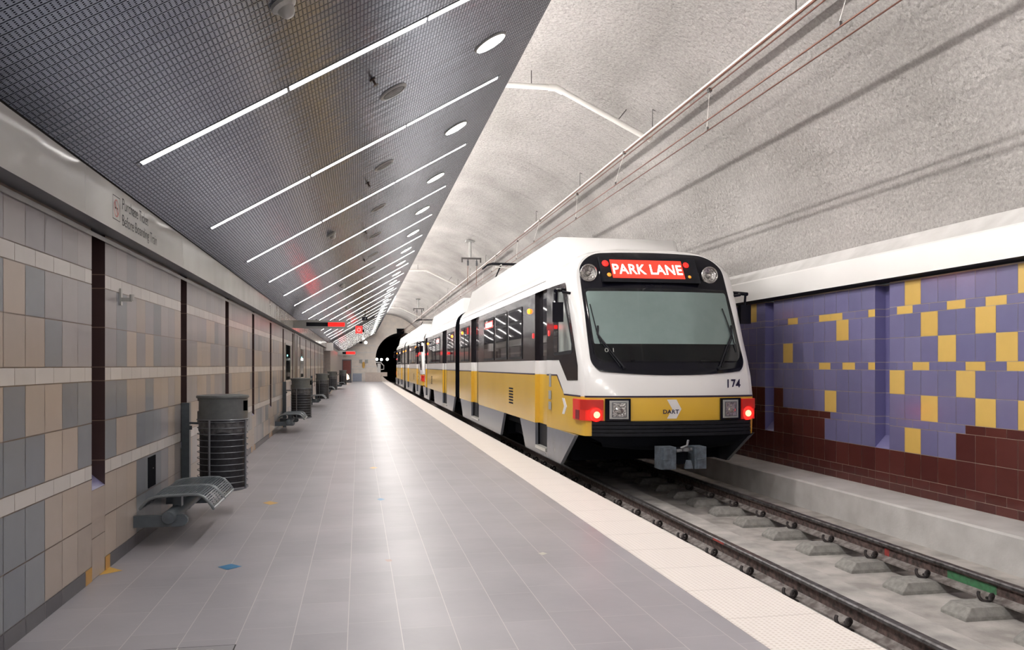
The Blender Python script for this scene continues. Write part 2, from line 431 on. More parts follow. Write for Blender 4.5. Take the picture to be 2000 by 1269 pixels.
# ------------------------------------------------------------------ left wall
HB = [0, .10, .405, .71, .81, 1.10, 1.39, 1.49, 1.78, 2.065, 2.165, 2.44]
WARM = [(.40, .335, .285), (.43, .36, .30), (.375, .32, .275), (.41, .35, .30)]
COOL = [(.20, .215, .235), (.225, .24, .26), (.185, .20, .225)]
LIL = [(.30, .285, .29), (.28, .27, .285), (.33, .31, .31)]
WHT = [(.56, .53, .50), (.53, .505, .48), (.58, .55, .52)]
BAS = [(.075, .072, .085), (.09, .088, .10)]
pal = {'B': WARM, 'G': COOL, 'L': LIL, 'W': WHT}
BAY = 2.9; REC = .30; RY0 = 6.14
bay_pat = {0: {8: 'LLLLLLLLL', 7: 'LLGLGBGLL', 6: 'LBGBBBGLL', 5: 'GBLBGBBGG', 3: 'BGLGGGBBG'[:9], 2: 'BGGGGGBBB', 1: 'BGGGGGBBB', 4: 'GBLBGBBGG'},
           }
# rows by index of HB interval: 1,2 lower; 3 white; 4,5; 6 white; 7,8; 9 white; 10 top
pat0 = {1: 'BGGGGGBBB', 2: 'BGGGGGBBB', 4: 'GBGGGGBBG', 5: 'GGLBGBBGG', 7: 'BGBBBBGLL', 8: 'GLLGBGLLL', 10: 'LLLLLLLLL'}
pat1 = {1: 'BBBGGGLBL', 2: 'BBBGGGLBL', 4: 'GBBGGGLBL', 5: 'GGBBGBBLB', 7: 'LGBLBGLLB', 8: 'LGLBLGLLB', 10: 'LLLLLLLLL'}
for k, v in pat0.items():    # align to nine columns: last column ends at the recess
    pat0[k] = v[-9:]
wall = MB(); g = .0025; gh = .0035
GR = (.20, .155, .125)
def bay_cols(y0, y1, n):
    return [y0+(y1-y0)*i/n for i in range(n+1)]
recs = []
y = RY0+REC-BAY*6
bays = []
while y < Y1:
    bays.append((y, y+BAY-REC)); y += BAY
WALL_END = Y1
def tileq(mb, y0, y1, z0, z1, c, x=XL, n=1):
    mb.face([(x, y0+g, z0+gh), (x, y1-g, z0+gh), (x, y1-g, z1-gh), (x, y0+g, z1-gh)], 0, c)
def shade(c, s=.05):
    k = 1+rnd.uniform(-s, s); return tuple(min(1, v*k) for v in c)
hole_rect = (7.66, 7.96, .405, .71)
openings = [(21.35, 22.9, 1.10, 2.065), (26.45+.3, 28.2, 1.10, 2.065)]
def in_open(ya, yb, za, zb):
    ym, zm = (ya+yb)/2, (za+zb)/2
    for o_ in openings:
        if o_[0] < ym < o_[1] and o_[2] < zm < o_[3]: return True
    return False
for bi, (ya, yb) in enumerate(bays):
    if ya < -9 or ya > Y1: continue
    yb = min(yb, Y1)
    n = 9; cs = bay_cols(ya, yb, n)
    wall.face([(XL-.004, ya, 0), (XL-.004, yb, 0), (XL-.004, yb, 2.46), (XL-.004, ya, 2.46)], 0, GR)
    if abs(yb-RY0) < .02: pt = pat0
    elif abs(ya-(RY0+REC)) < .02: pt = pat1
    else: pt = None
    for ri in range(1, 11):
        z0, z1 = HB[ri], HB[ri+1]
        if ri in (3, 6, 9):
            hs_ = [cs[0]]+[(cs[i]+cs[i+1])/2 for i in range(n)]+[cs[-1]]
            for i in range(len(hs_)-1): tileq(wall, hs_[i], hs_[i+1], z0, z1, shade(rnd.choice(WHT)))
            continue
        last = 'B'
        for i in range(n):
            if in_open(cs[i], cs[i+1], z0, z1): continue
            if pt: ch = pt[ri][i]
            else:
                if rnd.random() < .6: last = rnd.choice('BBGL') if ri < 7 else rnd.choice('LLLGB')
                ch = last if ri < 10 else 'L'
            tileq(wall, cs[i], cs[i+1], z0, z1, shade(rnd.choice(pal[ch])))
    # recess after the bay
    ra, rb = yb, yb+REC
    if ra < Y1-1 :
        dd = .14; zb_ = .63
        # back, near and far sides, sill, and beige tile under the sill
        for (p, q_) in (((XL-dd, ra), (XL-dd, rb)), ((XL, ra), (XL-dd, ra)), ((XL-dd, rb), (XL, rb))):
            zs = [zb_, .81, 1.10, 1.39, 1.49, 1.78, 2.065, 2.165, 2.46]
            for i in range(len(zs)-1):
                wall.face([(p[0], p[1], zs[i]+.004), (q_[0], q_[1], zs[i]+.004), (q_[0], q_[1], zs[i+1]-.003), (p[0], p[1], zs[i+1]-.003)], 0, shade((.062, .036, .036)))
            wall.face([(p[0]-.001, p[1]+.001, zb_), (q_[0]-.001, q_[1]+.001, zb_), (q_[0]-.001, q_[1]+.001, 2.46), (p[0]-.001, p[1]+.001, 2.46)], 0, (.25, .18, .14))
        wall.face([(XL, ra, zb_), (XL, rb, zb_), (XL-dd, rb, zb_+.12), (XL-dd, ra, zb_+.12)], 0, (.20, .19, .33))
        wall.face([(XL-dd-.01, ra, 0), (XL-dd-.01, rb, 0), (XL-dd-.01, rb, 2.46), (XL-dd-.01, ra, 2.46)], 0, (.03, .02, .02))
        wall.face([(XL-.004, ra, 0), (XL-.004, rb, 0), (XL-.004, rb, zb_), (XL-.004, ra, zb_)], 0, GR)
        for (z0, z1) in ((.0, .29), (.29, zb_)):
            tileq(wall, ra, rb, z0, z1, shade(WARM[0]))
wall_left = struct(wall.build('wall_left', MT['walltile']))
# baseboard, with yellow tiles either side of each recess
mb = MB()
for (ya, yb) in bays:
    if ya < -9: continue
    yb = min(yb, Y1); n = 9; cs = bay_cols(ya, yb, n)
    mb.face([(XL-.002, ya, 0), (XL-.002, yb, 0), (XL-.002, yb, .10), (XL-.002, ya, .10)], 0, (.3, .28, .26))
    segs = [(ya, ya+.12, 'Y'), (ya+.12, cs[2], 'K')]+[(cs[i], cs[i+1], 'K') for i in range(2, 7)]+[(cs[7], yb-.14, 'K'), (yb-.14, yb, 'Y')]
    for a, b_, k in segs:
        c = (.50, .27, .06) if k == 'Y' else shade(rnd.choice(BAS))
        mb.face([(XL+.003, a+.002, .0), (XL+.003, b_-.002, .0), (XL+.003, b_-.002, .098), (XL+.003, a+.002, .098)], 0, c)
        mb.face([(XL+.003, a+.002, .098), (XL+.003, b_-.002, .098), (XL-.002, b_-.002, .098), (XL-.002, a+.002, .098)], 0, c)
struct(mb.build('baseboard_left', MT['walltile']))
# glazed openings in the left wall
for k, (a, b_, z0, z1) in enumerate(openings):
    mb = MB(); x = XL
    mb.box((x-.12, a-.02, z0-.02), (x+.015, a+.03, z1+.02)); mb.box((x-.12, b_-.03, z0-.02), (x+.015, b_+.02, z1+.02))
    mb.box((x-.12, a+.03, z0-.02), (x+.015, b_-.03, z0+.03)); mb.box((x-.12, a+.03, z1-.03), (x+.015, b_-.03, z1+.02))
    w_ = struct(mb.build('window_%d' % (k+1), MT['silverframe']))
    mb = MB(); mb.box((x+.001, a+.03, z0+.03), (x+.006, b_-.03, z1-.03)); struct(mb.build('window_pane', MT['darkglass'], w_))
    mb = MB(); mb.box((x+.006, a+.5, z1-.32), (x+.012, a+.62, z1-.28)); struct(mb.build('indicator_lamp', emis('teal_lamp', (.2, 1, .9), 3), w_))  # glowing teal spot put in as an exit light's reflection in the glass
# wide dark recess between the two glazed openings
t = empty('wall_panel', (XL, 24.6, 0)); tag(t, 'tall dark brown panel in a pale frame between the two wall windows', 'panel')
mb = MB(); mb.box((0, -.55, 1.10), (.02, .55, 2.40)); mb.build('panel', simple('dark_brown_panel', (.05, .03, .03), .3), t)
mb = MB(); mb.box((0, -.60, 1.08), (.035, -.55, 2.43)); mb.box((0, .55, 1.08), (.035, .60, 2.43)); mb.box((0, -.55, 2.40), (.035, .55, 2.43)); mb.build('frame', MT['silverframe'], t)

# fascia left: enamel beam, soffit, wall head trim
mb = MB()
mb.face([(CL0[0], Y0, 2.455), (CL0[0], Y1, 2.455), (CL0[0], Y1, 2.765), (CL0[0], Y0, 2.765)], 0)
mb.face([(CL0[0], Y0, 2.455), (CL0[0], Y1, 2.455), (XL-.16, Y1, 2.455), (XL-.16, Y0, 2.455)][::-1], 1)
mb.face([(CL0[0]-.01, Y0, 2.74), (CL0[0]-.01, Y1, 2.74), (CL0[0]-.01, Y1, 2.80), (CL0[0]-.01, Y0, 2.80)], 2)
mb.face([(XL+.012, Y0, 2.40), (XL+.012, Y1, 2.40), (XL+.012, Y1, 2.432), (XL+.012, Y0, 2.432)], 3)
for k in range(0, 30):
    yy = 5.55+k*2.9
    if yy < Y1: mb.box((CL0[0]-.01, yy-.002, 2.456), (CL0[0]+.0006, yy+.002, 2.765), 3)
fas = struct(mb.build('trim_3', [MT['enamel'], MT['soffit'], MT['blackgap'], MT['greytrim']]))
# notice printed on the fascia
t = empty('wall_notice', (CL0[0]+.0015, 6.13, 2.53)); tag(t, 'ticket notice with a no-smoking sign, printed on the pale fascia above the left wall', 'notice')
mb = MB()
for a, b_ in (((0, 0), (.18, .006)), ((0, .164), (.18, .17)), ((0, 0), (.006, .17)), ((.174, 0), (.18, .17))):
    mb.face([(0, a[0], a[1]), (0, b_[0], a[1]), (0, b_[0], b_[1]), (0, a[0], b_[1])])
mb.build('pictogram_frame', MT['signtext'], t)
mb = MB()
cy, cz = .09, .085
rows = [[(0.0005, cy+r*math.cos(a), cz+r*math.sin(a)) for a in [2*math.pi*k/28 for k in range(28)]] for r in (.054, .062)]
mb.grid(rows, 0, closed=True)
d_ = .006
mb.face([(0.0005, cy-.038-d_, cz+.038), (0.0005, cy-.038+d_, cz+.038+.006), (0.0005, cy+.038+d_, cz-.038), (0.0005, cy+.038-d_, cz-.038-.006)])
mb.build('prohibition_ring', MT['redline'], t)
mb = MB(); mb.face([(0.0004, cy-.035, cz-.006), (0.0004, cy+.03, cz-.006), (0.0004, cy+.03, cz+.006), (0.0004, cy-.035, cz+.006)]); mb.build('cigarette', MT['signtext'], t)
for s_, w_, yy_, zz, hh_ in (('Purchase', .43, .235, .105, .082), ('Ticket', .27, .705, .105, .082), ('Before', .31, .235, -.012, .082), ('Boarding', .42, .585, -.033, .103), ('Train', .225, 1.04, -.012, .082)):
    o = text_obj('lettering', s_, w_, hh_, MT['signtext'], -.004, t); o.location = (0.0005, yy_, zz); o.rotation_euler = (R(90), 0, R(90))
# small fixture on the wall
def mkobj(name, label, cat, loc): 
    t = empty(name, loc); tag(t, label, cat); return t
t = mkobj('wall_bracket', 'small pale metal bracket fixed high on the left wall tiles', 'bracket', (XL, 6.83, 2.03))
mb = MB(); mb.box((0, -.02, -.06), (.012, .02, .07)); mb.build('back_plate', MT['silverframe'], t)
mb = MB(); mb.box((.012, -.012, -.03), (.09, .012, 0)); mb.lathe([(.018, 0), (.018, .05)], 12, 0, (.085, 0, -.025), 'z', True); mb.build('hook', MT['silverframe'], t)
# dark outlet box
t = mkobj('outlet_box', 'dark rectangular outlet box set in the left wall above the nearest bench', 'outlet', (XL, 7.81, .42))
mb = MB(); mb.box((-.002, -.13, 0), (.006, .13, .27)); mb.build('cover', MT['under'], t)
mb = MB(); mb.lathe([(.008, 0), (.006, .006)], 10, 0, (.006, .03, .16), 'x', True); mb.build('screw', MT['chrome'], t)

# pilaster block far along the left wall
mb = MB(); mb.box((XL-.02, 44.8, 0), (-1.50, Y1, 2.46), 0)
mb.box((XL, 44.5, 2.30), (-1.36, 45.2, 2.72), 1)
struct(mb.build('trim_4', [simple('far_tile', (.34, .30, .275), .35, 0, (.27, .25, .24), 6), MT['whitefascia']]))

# ------------------------------------------------------------------ right wall
HR = [-.08, .02, .13, .435, .74, .84, 1.145, 1.445, 1.545, 1.85, 2.14, 2.24, 2.545]
PUR = [(.165, .155, .30), (.18, .17, .315), (.155, .148, .285)]
YEL = [(.66, .44, .12), (.68, .46, .13)]
BRN = [(.095, .026, .022), (.105, .03, .026), (.085, .024, .022)]
GRR = (.50, .42, .34)
mb = MB()
PR = 2.95; ry = 9.355; T = .295
# rows (interval index): 0,1 small brown; 2 big brown; 3 F; 4 c; 5 E; 6 D; 7 b; 8 C; 9 B; 10 a; 11 A
near_y = {11: [1, 7], 9: [2, 5], 8: [3, 6], 6: [0, 4], 5: [2, 5, 7], 3: [1]}
near_h = {10: [1, 4, 6], 7: [2, 5, 7]}
far_y = {9: [2], 8: [7], 5: [3]}
far_h = {10: [0, 3, 4, 7], 7: [0, 2, 4]}
def rt(y0, y1, z0, z1, c, x=XR):
    mb.face([(x, y1-.0025, z0+.003), (x, y0+.0025, z0+.003), (x, y0+.0025, z1-.003), (x, y1-.0025, z1-.003)], 0, shade(c, .04))
def bay_right(y_hi, y_lo, k):
    """k = 0 the panel near the camera, k = 1 the next one away, others beyond"""
    mb.face([(XR+.004, y_hi, WALK), (XR+.004, y_lo, WALK), (XR+.004, y_lo, 2.56), (XR+.004, y_hi, 2.56)], 0, GRR)
    n = 9; w = (y_hi-y_lo)/n
    for ri in range(12):
        z0, z1 = HR[ri], HR[ri+1]
        half = ri in (1, 4, 7, 10)
        cnt = n+1 if half else n
        for i in range(cnt):
            if k == 0:
                if half: a = y_hi-(i-.5)*w if i else y_hi; b_ = y_hi-(i+.5)*w if i < n else y_lo
                else: a, b_ = y_hi-i*w, y_hi-(i+1)*w
            else:
                if half: a = y_lo+(i+.5)*w if i < n else y_hi; b_ = y_lo+(i-.5)*w if i else y_lo
                else: a, b_ = y_lo+(i+1)*w, y_lo+i*w
            if ri <= 2: c = rnd.choice(BRN)
            else:
                c = rnd.choice(PUR)
                if k == 0:
                    if ri in (3, 4) and i >= 4+(ri == 4)*.1 : c = rnd.choice(BRN)
                    if i in near_y.get(ri, []) or i in near_h.get(ri, []): c = rnd.choice(YEL)
                elif k == 1:
                    if ri in (3, 4) and i >= 4: c = rnd.choice(BRN)
                    if ri == 5 and i >= 8: c = rnd.choice(BRN)
                    if i in far_y.get(ri, []) or i in far_h.get(ri, []): c = rnd.choice(YEL)
                else:
                    if ri in (3, 4, 5): c = rnd.choice(BRN)
                    elif rnd.random() < .1: c = rnd.choice(YEL)
            rt(b_, a, z0, z1, c)
y_hi = ry; k = 0
seq = []
bay_right(ry, ry-2.655, 0)
recR = [ry]
yb = ry-2.655
while yb > Y0:
    recR.append(yb-T); bay_right(yb-T, yb-T-2.655, 2); yb = yb-T-2.655
ya = ry+T; k = 1
while ya < Y1:
    y2 = min(ya+2.655, Y1); bay_right(y2, ya, k); recR.append(y2) if y2 < Y1-1 else None; ya = y2+T; k += 1
for ra in recR:
    rb = ra+T; dd = .15; zb_ = .435
    zs = [z for z in HR if z > zb_]
    zs = [zb_]+zs
    for (p, q_) in (((XR+dd, rb), (XR+dd, ra)), ((XR, rb), (XR+dd, rb)), ((XR+dd, ra), (XR, ra))):
        for i in range(len(zs)-1):
            mb.face([(p[0], p[1], zs[i]+.003), (q_[0], q_[1], zs[i]+.003), (q_[0], q_[1], zs[i+1]-.003), (p[0], p[1], zs[i+1]-.003)], 0, shade((.15, .14, .31)))
        e_ = .001 if p[1] > ra+.01 and q_[1] > ra+.01 else -.001
        mb.face([(p[0]+.001, p[1]+e_, zb_), (q_[0]+.001, q_[1]+e_, zb_), (q_[0]+.001, q_[1]+e_, 2.56), (p[0]+.001, p[1]+e_, 2.56)], 0, GRR)
    mb.face([(XR, rb, zb_), (XR, ra, zb_), (XR+dd, ra, zb_+.16), (XR+dd, rb, zb_+.16)], 0, (.20, .19, .38))
    mb.face([(XR+.004, rb, WALK), (XR+.004, ra, WALK), (XR+.004, ra, zb_), (XR+.004, rb, zb_)], 0, GRR)
    for (z0, z1) in ((-.08, .02), (.02, .13), (.13, .435)): rt(ra, rb, z0, z1, rnd.choice(BRN))
struct(mb.build('wall_right', MT['glaze']))
# right fascia
mb = MB()
mb.grid([[(6.45, Y0, 2.585), (6.45, Y1, 2.585)], [(6.45, Y0, 2.90), (6.45, Y1, 2.90)], [(6.47, Y0, 2.925), (6.47, Y1, 2.925)], [(6.60, Y0, 3.05), (6.60, Y1, 3.05)], [(6.68, Y0, 3.16), (6.68, Y1, 3.16)]], lambda i, j: 0 if i < 2 else 1)
mb.face([(6.45, Y0, 2.585), (6.85, Y0, 2.585), (6.85, Y1, 2.585), (6.45, Y1, 2.585)], 2)
struct(mb.build('trim_5', [MT['whitefascia'], MT['concrete'], MT['blackgap']]))

# ------------------------------------------------------------------ ceilings
nrm = Vector((-math.sin(SL), 0, math.cos(SL)))
L_ = math.hypot(CL1[0]-CL0[0], CL1[1]-CL0[1])
mb = MB()
mb.face([(CL0[0], Y0, CL0[1]), (CL0[0], Y1, CL0[1]), (CL1[0], Y1, CL1[1]), (CL1[0], Y0, CL1[1])], 0, None, [(Y0+.03, 0), (Y1+.03, 0), (Y1+.03, L_), (Y0+.03, L_)])
n_ = nrm*.05
mb.face([(CL1[0], Y0, CL1[1]), (CL1[0], Y1, CL1[1]), (CL1[0]+n_.x, Y1, CL1[1]+n_.z), (CL1[0]+n_.x, Y0, CL1[1]+n_.z)], 1)
mb.face([(CL0[0]+n_.x, Y0, CL0[1]+n_.z), (CL1[0]+n_.x, Y0, CL1[1]+n_.z), (CL1[0]+n_.x, Y1, CL1[1]+n_.z), (CL0[0]+n_.x, Y1, CL0[1]+n_.z)], 1)
struct(mb.build('ceiling', [MT['perf'], MT['greytrim']]))
VC = (2.4, 2.25); VR = 4.33
def vault_pt(a): return (VC[0]+VR*math.sin(a), VC[1]+VR*math.cos(a))
rows = []
na = 64
for i in range(na+1):
    a = R(-82+i*(82+78.5)/na)
    x, z = vault_pt(a)
    rows.append([(x, Y0+(Y1-Y0)*j/30, z) for j in range(31)])
mb = MB(); mb.grid(rows)
struct(mb.build('ceiling', MT['vault'], smooth=60))
def vault_z(x): return VC[1]+math.sqrt(max(0, VR**2-(x-VC[0])**2))

# ------------------------------------------------------------------ end walls and tunnel bore
TC = (4.2, 2.2); TR = 2.58
mb = MB()
inner = []; outer = []
N = 40
for i in range(N+1):
    a = R(-180+i*360/N)            # from straight down, clockwise
    inner.append((TC[0]+TR*math.sin(a), TC[1]+TR*math.cos(a)))
    dx, dz = math.sin(a), math.cos(a)
    # hit the station rectangle / vault
    tt = 12.0
    for s_ in [k*.02 for k in range(130, 700)]:
        x, z = TC[0]+dx*s_, TC[1]+dz*s_
        if x < XL-.1 or x > 6.75 or z < BED-.05 or (z > 2.6 and (x-VC[0])**2+(z-VC[1])**2 > (VR+.03)**2): tt = s_; break
    outer.append((TC[0]+dx*max(tt, TR+.01), TC[1]+dz*max(tt, TR+.01)))
EC = [(.40, .36, .32), (.36, .33, .30), (.42, .38, .34)]
mb.grid([[(p[0], Y1-.02, p[1]) for p in inner], [(p[0], Y1-.02, p[1]) for p in outer]], 0)
struct(mb.build('wall_back', [simple('end_wall_tile', (.90, .82, .74), .4, 0, (.80, .74, .68), 2.5)]))
mb = MB()
for z in (.71, 1.39, 2.07, 2.75, 3.43, 4.1):
    mb.face([(XL, Y1-.03, z), (1.60, Y1-.03, z), (1.60, Y1-.03, z+.10), (XL, Y1-.03, z+.10)])
struct(mb.build('trim_6', simple('end_wall_white_band', (.84, .80, .76), .4)))
mb = MB()
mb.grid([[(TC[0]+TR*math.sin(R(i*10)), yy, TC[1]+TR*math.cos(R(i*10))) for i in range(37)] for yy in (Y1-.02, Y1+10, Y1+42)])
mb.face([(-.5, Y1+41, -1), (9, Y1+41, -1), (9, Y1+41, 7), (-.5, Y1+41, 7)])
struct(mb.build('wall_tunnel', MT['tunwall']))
mb = MB(); mb.face([(-3, Y0, -1), (8, Y0, -1), (8, Y0, 8), (-3, Y0, 8)]); struct(mb.build('wall_front', MT['concrete']))
# black notch box above the bore
t = mkobj('signal_box', 'black box fixed to the end wall at the top of the tunnel mouth', 'box', (4.05, Y1-.15, 4.62))
mb = MB(); mb.box((-.36, -.1, 0), (.36, .12, .52)); mb.build('housing', MT['black'], t, bevel=.02)
mb = MB(); mb.box((-.40, -.14, .50), (.40, .12, .55)); mb.build('cover', MT['under'], t)
for i, (u, v, wd) in enumerate(((736, 701.5, 'left'), (745, 702, 'middle'), (756.5, 701.5, 'right'))):
    d = Y1+12; d = d*.983+.5
    x = .983*(u-701)*d/1600; z = 1.5+(714-v)*d/1600
    t = mkobj('tunnel_lamp', 'round white lamp deep in the dark tunnel, %s of three' % wd, 'lamp', (x, Y1+12, z))
    mb = MB(); mb.lathe([(.0, -.09), (.10, -.06), (.15, 0), (.15, .05)], 20, 0, (0, 0, 0), 'y'); mb.build('lens', MT['tunlamp'], t)
    mb = MB(); mb.lathe([(.15, .0), (.18, .0), (.18, .2), (0, .2)], 20, 0, (0, 0, 0), 'y'); mb.build('housing', MT['under'], t)

# ------------------------------------------------------------------ ceiling fittings
def slope_empty(name, x, y, off=0):
    o = bpy.data.objects.new(name, None); o.location = (x+nrm.x*off, y, ceil_z(x)+nrm.z*off); o.rotation_euler = (0, -SL, 0); col.objects.link(o); return o
ORD = ['nearest', 'second', 'third', 'fourth', 'fifth', 'sixth', 'seventh', 'eighth', 'ninth', 'tenth', 'eleventh', 'twelfth', 'thirteenth', 'fourteenth', 'fifteenth', 'sixteenth',
       'seventeenth', 'eighteenth', 'nineteenth', 'twentieth', 'twenty-first', 'twenty-second', 'twenty-third', 'twenty-fourth', 'twenty-fifth', 'twenty-sixth', 'twenty-seventh', 'twenty-eighth']
TUBE_Y = [6.05+2.73*k for k in range(-6, 28)]
CX = 0.0; HL = 1.725
proto = slope_empty('fluorescent_light', CX, 6.05)
mb = MB(); mb.box((-HL-.01, -.052, -.004), (HL+.01, -.044, .0)); mb.box((-HL-.01, .044, -.004), (HL+.01, .052, .0)); mb.box((-HL-.02, -.052, -.004), (-HL-.01, .052, 0)); mb.box((HL+.01, -.052, -.004), (HL+.02, .052, 0))
mb.build('housing', MT['soffit'], proto)
for i in range(3):
    a = -HL+i*(2*HL/3)+.012; b_ = -HL+(i+1)*(2*HL/3)-.012
    mb = MB(); mb.box((a, -.036, -.003), (b_, .036, -.001)); mb.build('tube', MT['tube'], proto)
tlist = []
cnt = 0
for k, yy in enumerate(TUBE_Y):
    if yy > Y1-1.5: continue
    o = proto if abs(yy-6.05) < .01 else copy_tree(proto)
    o.location = (CX, yy, ceil_z(CX))
    if yy < 5.9: lab = 'white fluorescent strip light across the metal ceiling, %s behind the camera' % ORD[int(round((6.05-yy)/2.73))-1]
    else:
        lab = 'bright white fluorescent strip light across the sloping metal ceiling, %s from the camera' % ORD[int(round((yy-6.05)/2.73))]
    tag(o, lab, 'ceiling light', 'fluorescent strip lights in the sloping ceiling')
proto = slope_empty('downlight', 1.18, 7.4)
mb = MB(); mb.lathe([(.145, -.004), (.0, -.004)], 28); mb.build('lens', MT['down'], proto)
mb = MB(); mb.lathe([(.145, 0), (.145, -.014), (.160, -.012), (.166, 0)], 28); mb.build('rim', MT['greytrim'], proto)
for k in range(-6, 27):
    yy = 7.4+2.73*k
    if yy > Y1-1.5: continue
    o = proto if k == 0 else copy_tree(proto)
    o.location = (1.18, yy, ceil_z(1.18))
    lab = 'round white downlight near the open edge of the metal ceiling, %s from the camera' % ORD[k] if k >= 0 else 'round white downlight in the metal ceiling, %s behind the camera' % ORD[-k-1]
    tag(o, lab, 'ceiling light', 'round downlights along the ceiling edge')
proto = slope_empty('speaker_grille', .32, 7.37)
mb = MB(); mb.lathe([(.0, -.012), (.085, -.012), (.10, -.010), (.105, 0)], 28); mb.build('grille', simple('speaker_mesh', (.13, .13, .135), .4, .5, (.05, .05, .055), 30), proto)
mb = MB(); mb.lathe([(.105, 0), (.108, -.012), (.132, -.010), (.138, 0)], 28); mb.build('rim', MT['greytrim'], proto)
for k in range(-2, 9):
    yy = 7.37+2.73*k
    o = proto if k == 0 else copy_tree(proto)
    o.location = (.30, yy, ceil_z(.30))
    tag(o, 'round grey speaker grille in the metal ceiling, %s from the camera' % (ORD[k] if k >= 0 else ORD[-k-1]+' behind, counted'), 'speaker', 'round speaker grilles in the ceiling')
proto = slope_empty('dome_detector', -.41, 4.73)
mb = MB(); mb.lathe([(.075, 0), (.075, -.02), (.05, -.035)], 20); mb.build('base', MT['silverframe'], proto)
mb = MB(); mb.lathe([(.05, -.035), (.045, -.06), (.028, -.08), (0, -.086)], 20); mb.build('dome', MT['silverframe'], proto, smooth=50)
for k in range(5):
    o = proto if k == 0 else copy_tree(proto); o.location = (-.42, 4.73+8.15*k, ceil_z(-.42))
    tag(o, 'small pale dome detector hanging under the metal ceiling, %s from the camera' % ORD[k], 'detector', 'dome detectors under the ceiling')
proto = slope_empty('sprinkler_head', .11, 6.77)
mb = MB(); mb.lathe([(.03, 0), (.03, -.006), (.010, -.010), (.010, -.045), (.026, -.048), (.026, -.052), (0, -.052)], 14); mb.build('head', simple('dark_bronze', (.05, .03, .025), .4, .6), proto)
for k in range(6):
    o = proto if k == 0 else copy_tree(proto); o.location = (.11, 6.77+3.85*k, ceil_z(.11))
    tag(o, 'small dark sprinkler head under the metal ceiling, %s from the camera' % ORD[k], 'sprinkler', 'sprinkler heads under the ceiling')

# cove lamps standing on the back of the metal ceiling along its open edge; they wash the concrete vault
proto = empty('cove_light', (1.50, 0, 4.98))
mb = MB(); mb.tube([(0, -1.28, .06), (0, 1.28, .06)], .02, 10); mb.build('tube', MT['cove'], proto)
mb = MB(); mb.box((-.06, -1.32, -.04), (.06, 1.32, .02)); mb.box((-.02, -1.32, .02), (.02, -1.29, .09)); mb.box((-.02, 1.29, .02), (.02, 1.32, .09)); mb.box((-.03, -.8, -.32), (.03, -.74, -.04)); mb.box((-.03, .74, -.32), (.03, .8, -.04)); mb.build('housing', MT['greytrim'], proto)
for k in range(33):
    o = proto if k == 0 else copy_tree(proto)
    o.location = (1.50, -9.2+2.73*k, 5.02)
    tag(o, 'fluorescent cove lamp lying behind the open edge of the metal ceiling', 'cove lamp', 'cove lamps behind the edge of the metal ceiling')

t = empty('edge_lamp', (1.76, 46.5, 4.93)); tag(t, 'long bright lamp just outside the open edge of the metal ceiling, far away', 'lamp')
mb = MB(); mb.tube([(0, -5.5, 0), (0, 5.5, 0)], .03, 8); mb.build('tube', MT['tube'], t)
mb = MB(); mb.box((-.05, -5.6, .035), (.05, 5.6, .08)); mb.build('housing', MT['greytrim'], t)
# message signs
def message_sign(y, x0, x1, z0, z1, label, split):
    t = empty('message_sign', ((x0+x1)/2, y, z1)); tag(t, label, 'sign'); hw = (x1-x0)/2; h = z1-z0
    mb = MB(); mb.box((-hw, -.06, -h), (hw, .06, 0)); mb.build('housing', MT['greytrim'], t, bevel=.006)
    for s_ in (-1, 1):
        mb = MB(); yy = -.0615 if s_ < 0 else .0615
        a, b_ = -hw+.07, hw-.07; za, zb = -h*.72, -h*.26
        mb.face([(a, yy, za), (b_, yy, za), (b_, yy, zb), (a, yy, zb)]); mb.build('display_glass', MT['blackpaint'], t)
        mb = MB(); c0 = a+(b_-a)*split; yy2 = yy+(-.0012 if s_ < 0 else .0012)
        mb.face([(c0, yy2, za+.004), (b_-.004, yy2, za+.004), (b_-.004, yy2, zb-.004), (c0, yy2, zb-.004)]); mb.build('led_display', MT['led'], t)
    mb = MB(); mb.box((CL0[0]-((x0+x1)/2), -.045, -h*.95), (-hw, .045, -.01)); mb.build('support_arm', MT['greytrim'], t)
    for sx in (-.28, .28):
        mb = MB(); mb.lathe([(.02, 0), (.02, .02), (0, .025)], 10, 0, (hw*sx*1.5, 0, 0)); mb.build('cap_bolt', MT['blackpaint'], t)
message_sign(22.2, -1.43, -.30, 2.475, 2.70, 'half black, half red message sign on an arm from the left fascia', .57)
message_sign(61.0, -1.25, -.20, 2.25, 2.60, 'small glowing red message sign near the far platform end', .3)
# cctv cameras, small red sign
for i, (x, y, dz) in enumerate(((.27, 36.5, .30), (.20, 47.5, .32), (.17, 66, .45))):
    zc = ceil_z(x)
    t = empty('security_camera', (x, y, zc)); tag(t, 'black security camera hanging under the ceiling, %s from the camera' % ORD[i], 'camera', 'security cameras under the ceiling')
    mb = MB(); mb.tube([(0, 0, 0), (0, 0, -dz)], .02, 8); mb.build('stem', MT['blackpaint'], t)
    mb = MB(); mb.box((-.14, -.22, -dz-.16), (.10, .20, -dz)); mb.build('housing', MT['blackpaint'], t, bevel=.02)
    mb = MB(); mb.lathe([(.05, 0), (.055, -.04), (.0, -.05)], 14, 0, (-.02, -.22, -dz-.08), 'y'); mb.build('lens', MT['darkglass'], t)
t = empty('exit_sign', (0.0, 42.5, ceil_z(0))); tag(t, 'small square red lit sign hanging under the ceiling', 'sign')
mb = MB(); mb.box((-.17, -.03, -.62), (.17, .03, -.24)); mb.build('panel', MT['ledglow'], t)
mb = MB(); mb.lathe([(.07, -.002), (.1, -.002)], 20, 0, (0, -.031, -.43), 'y'); mb.build('symbol', MT['logo'], t)
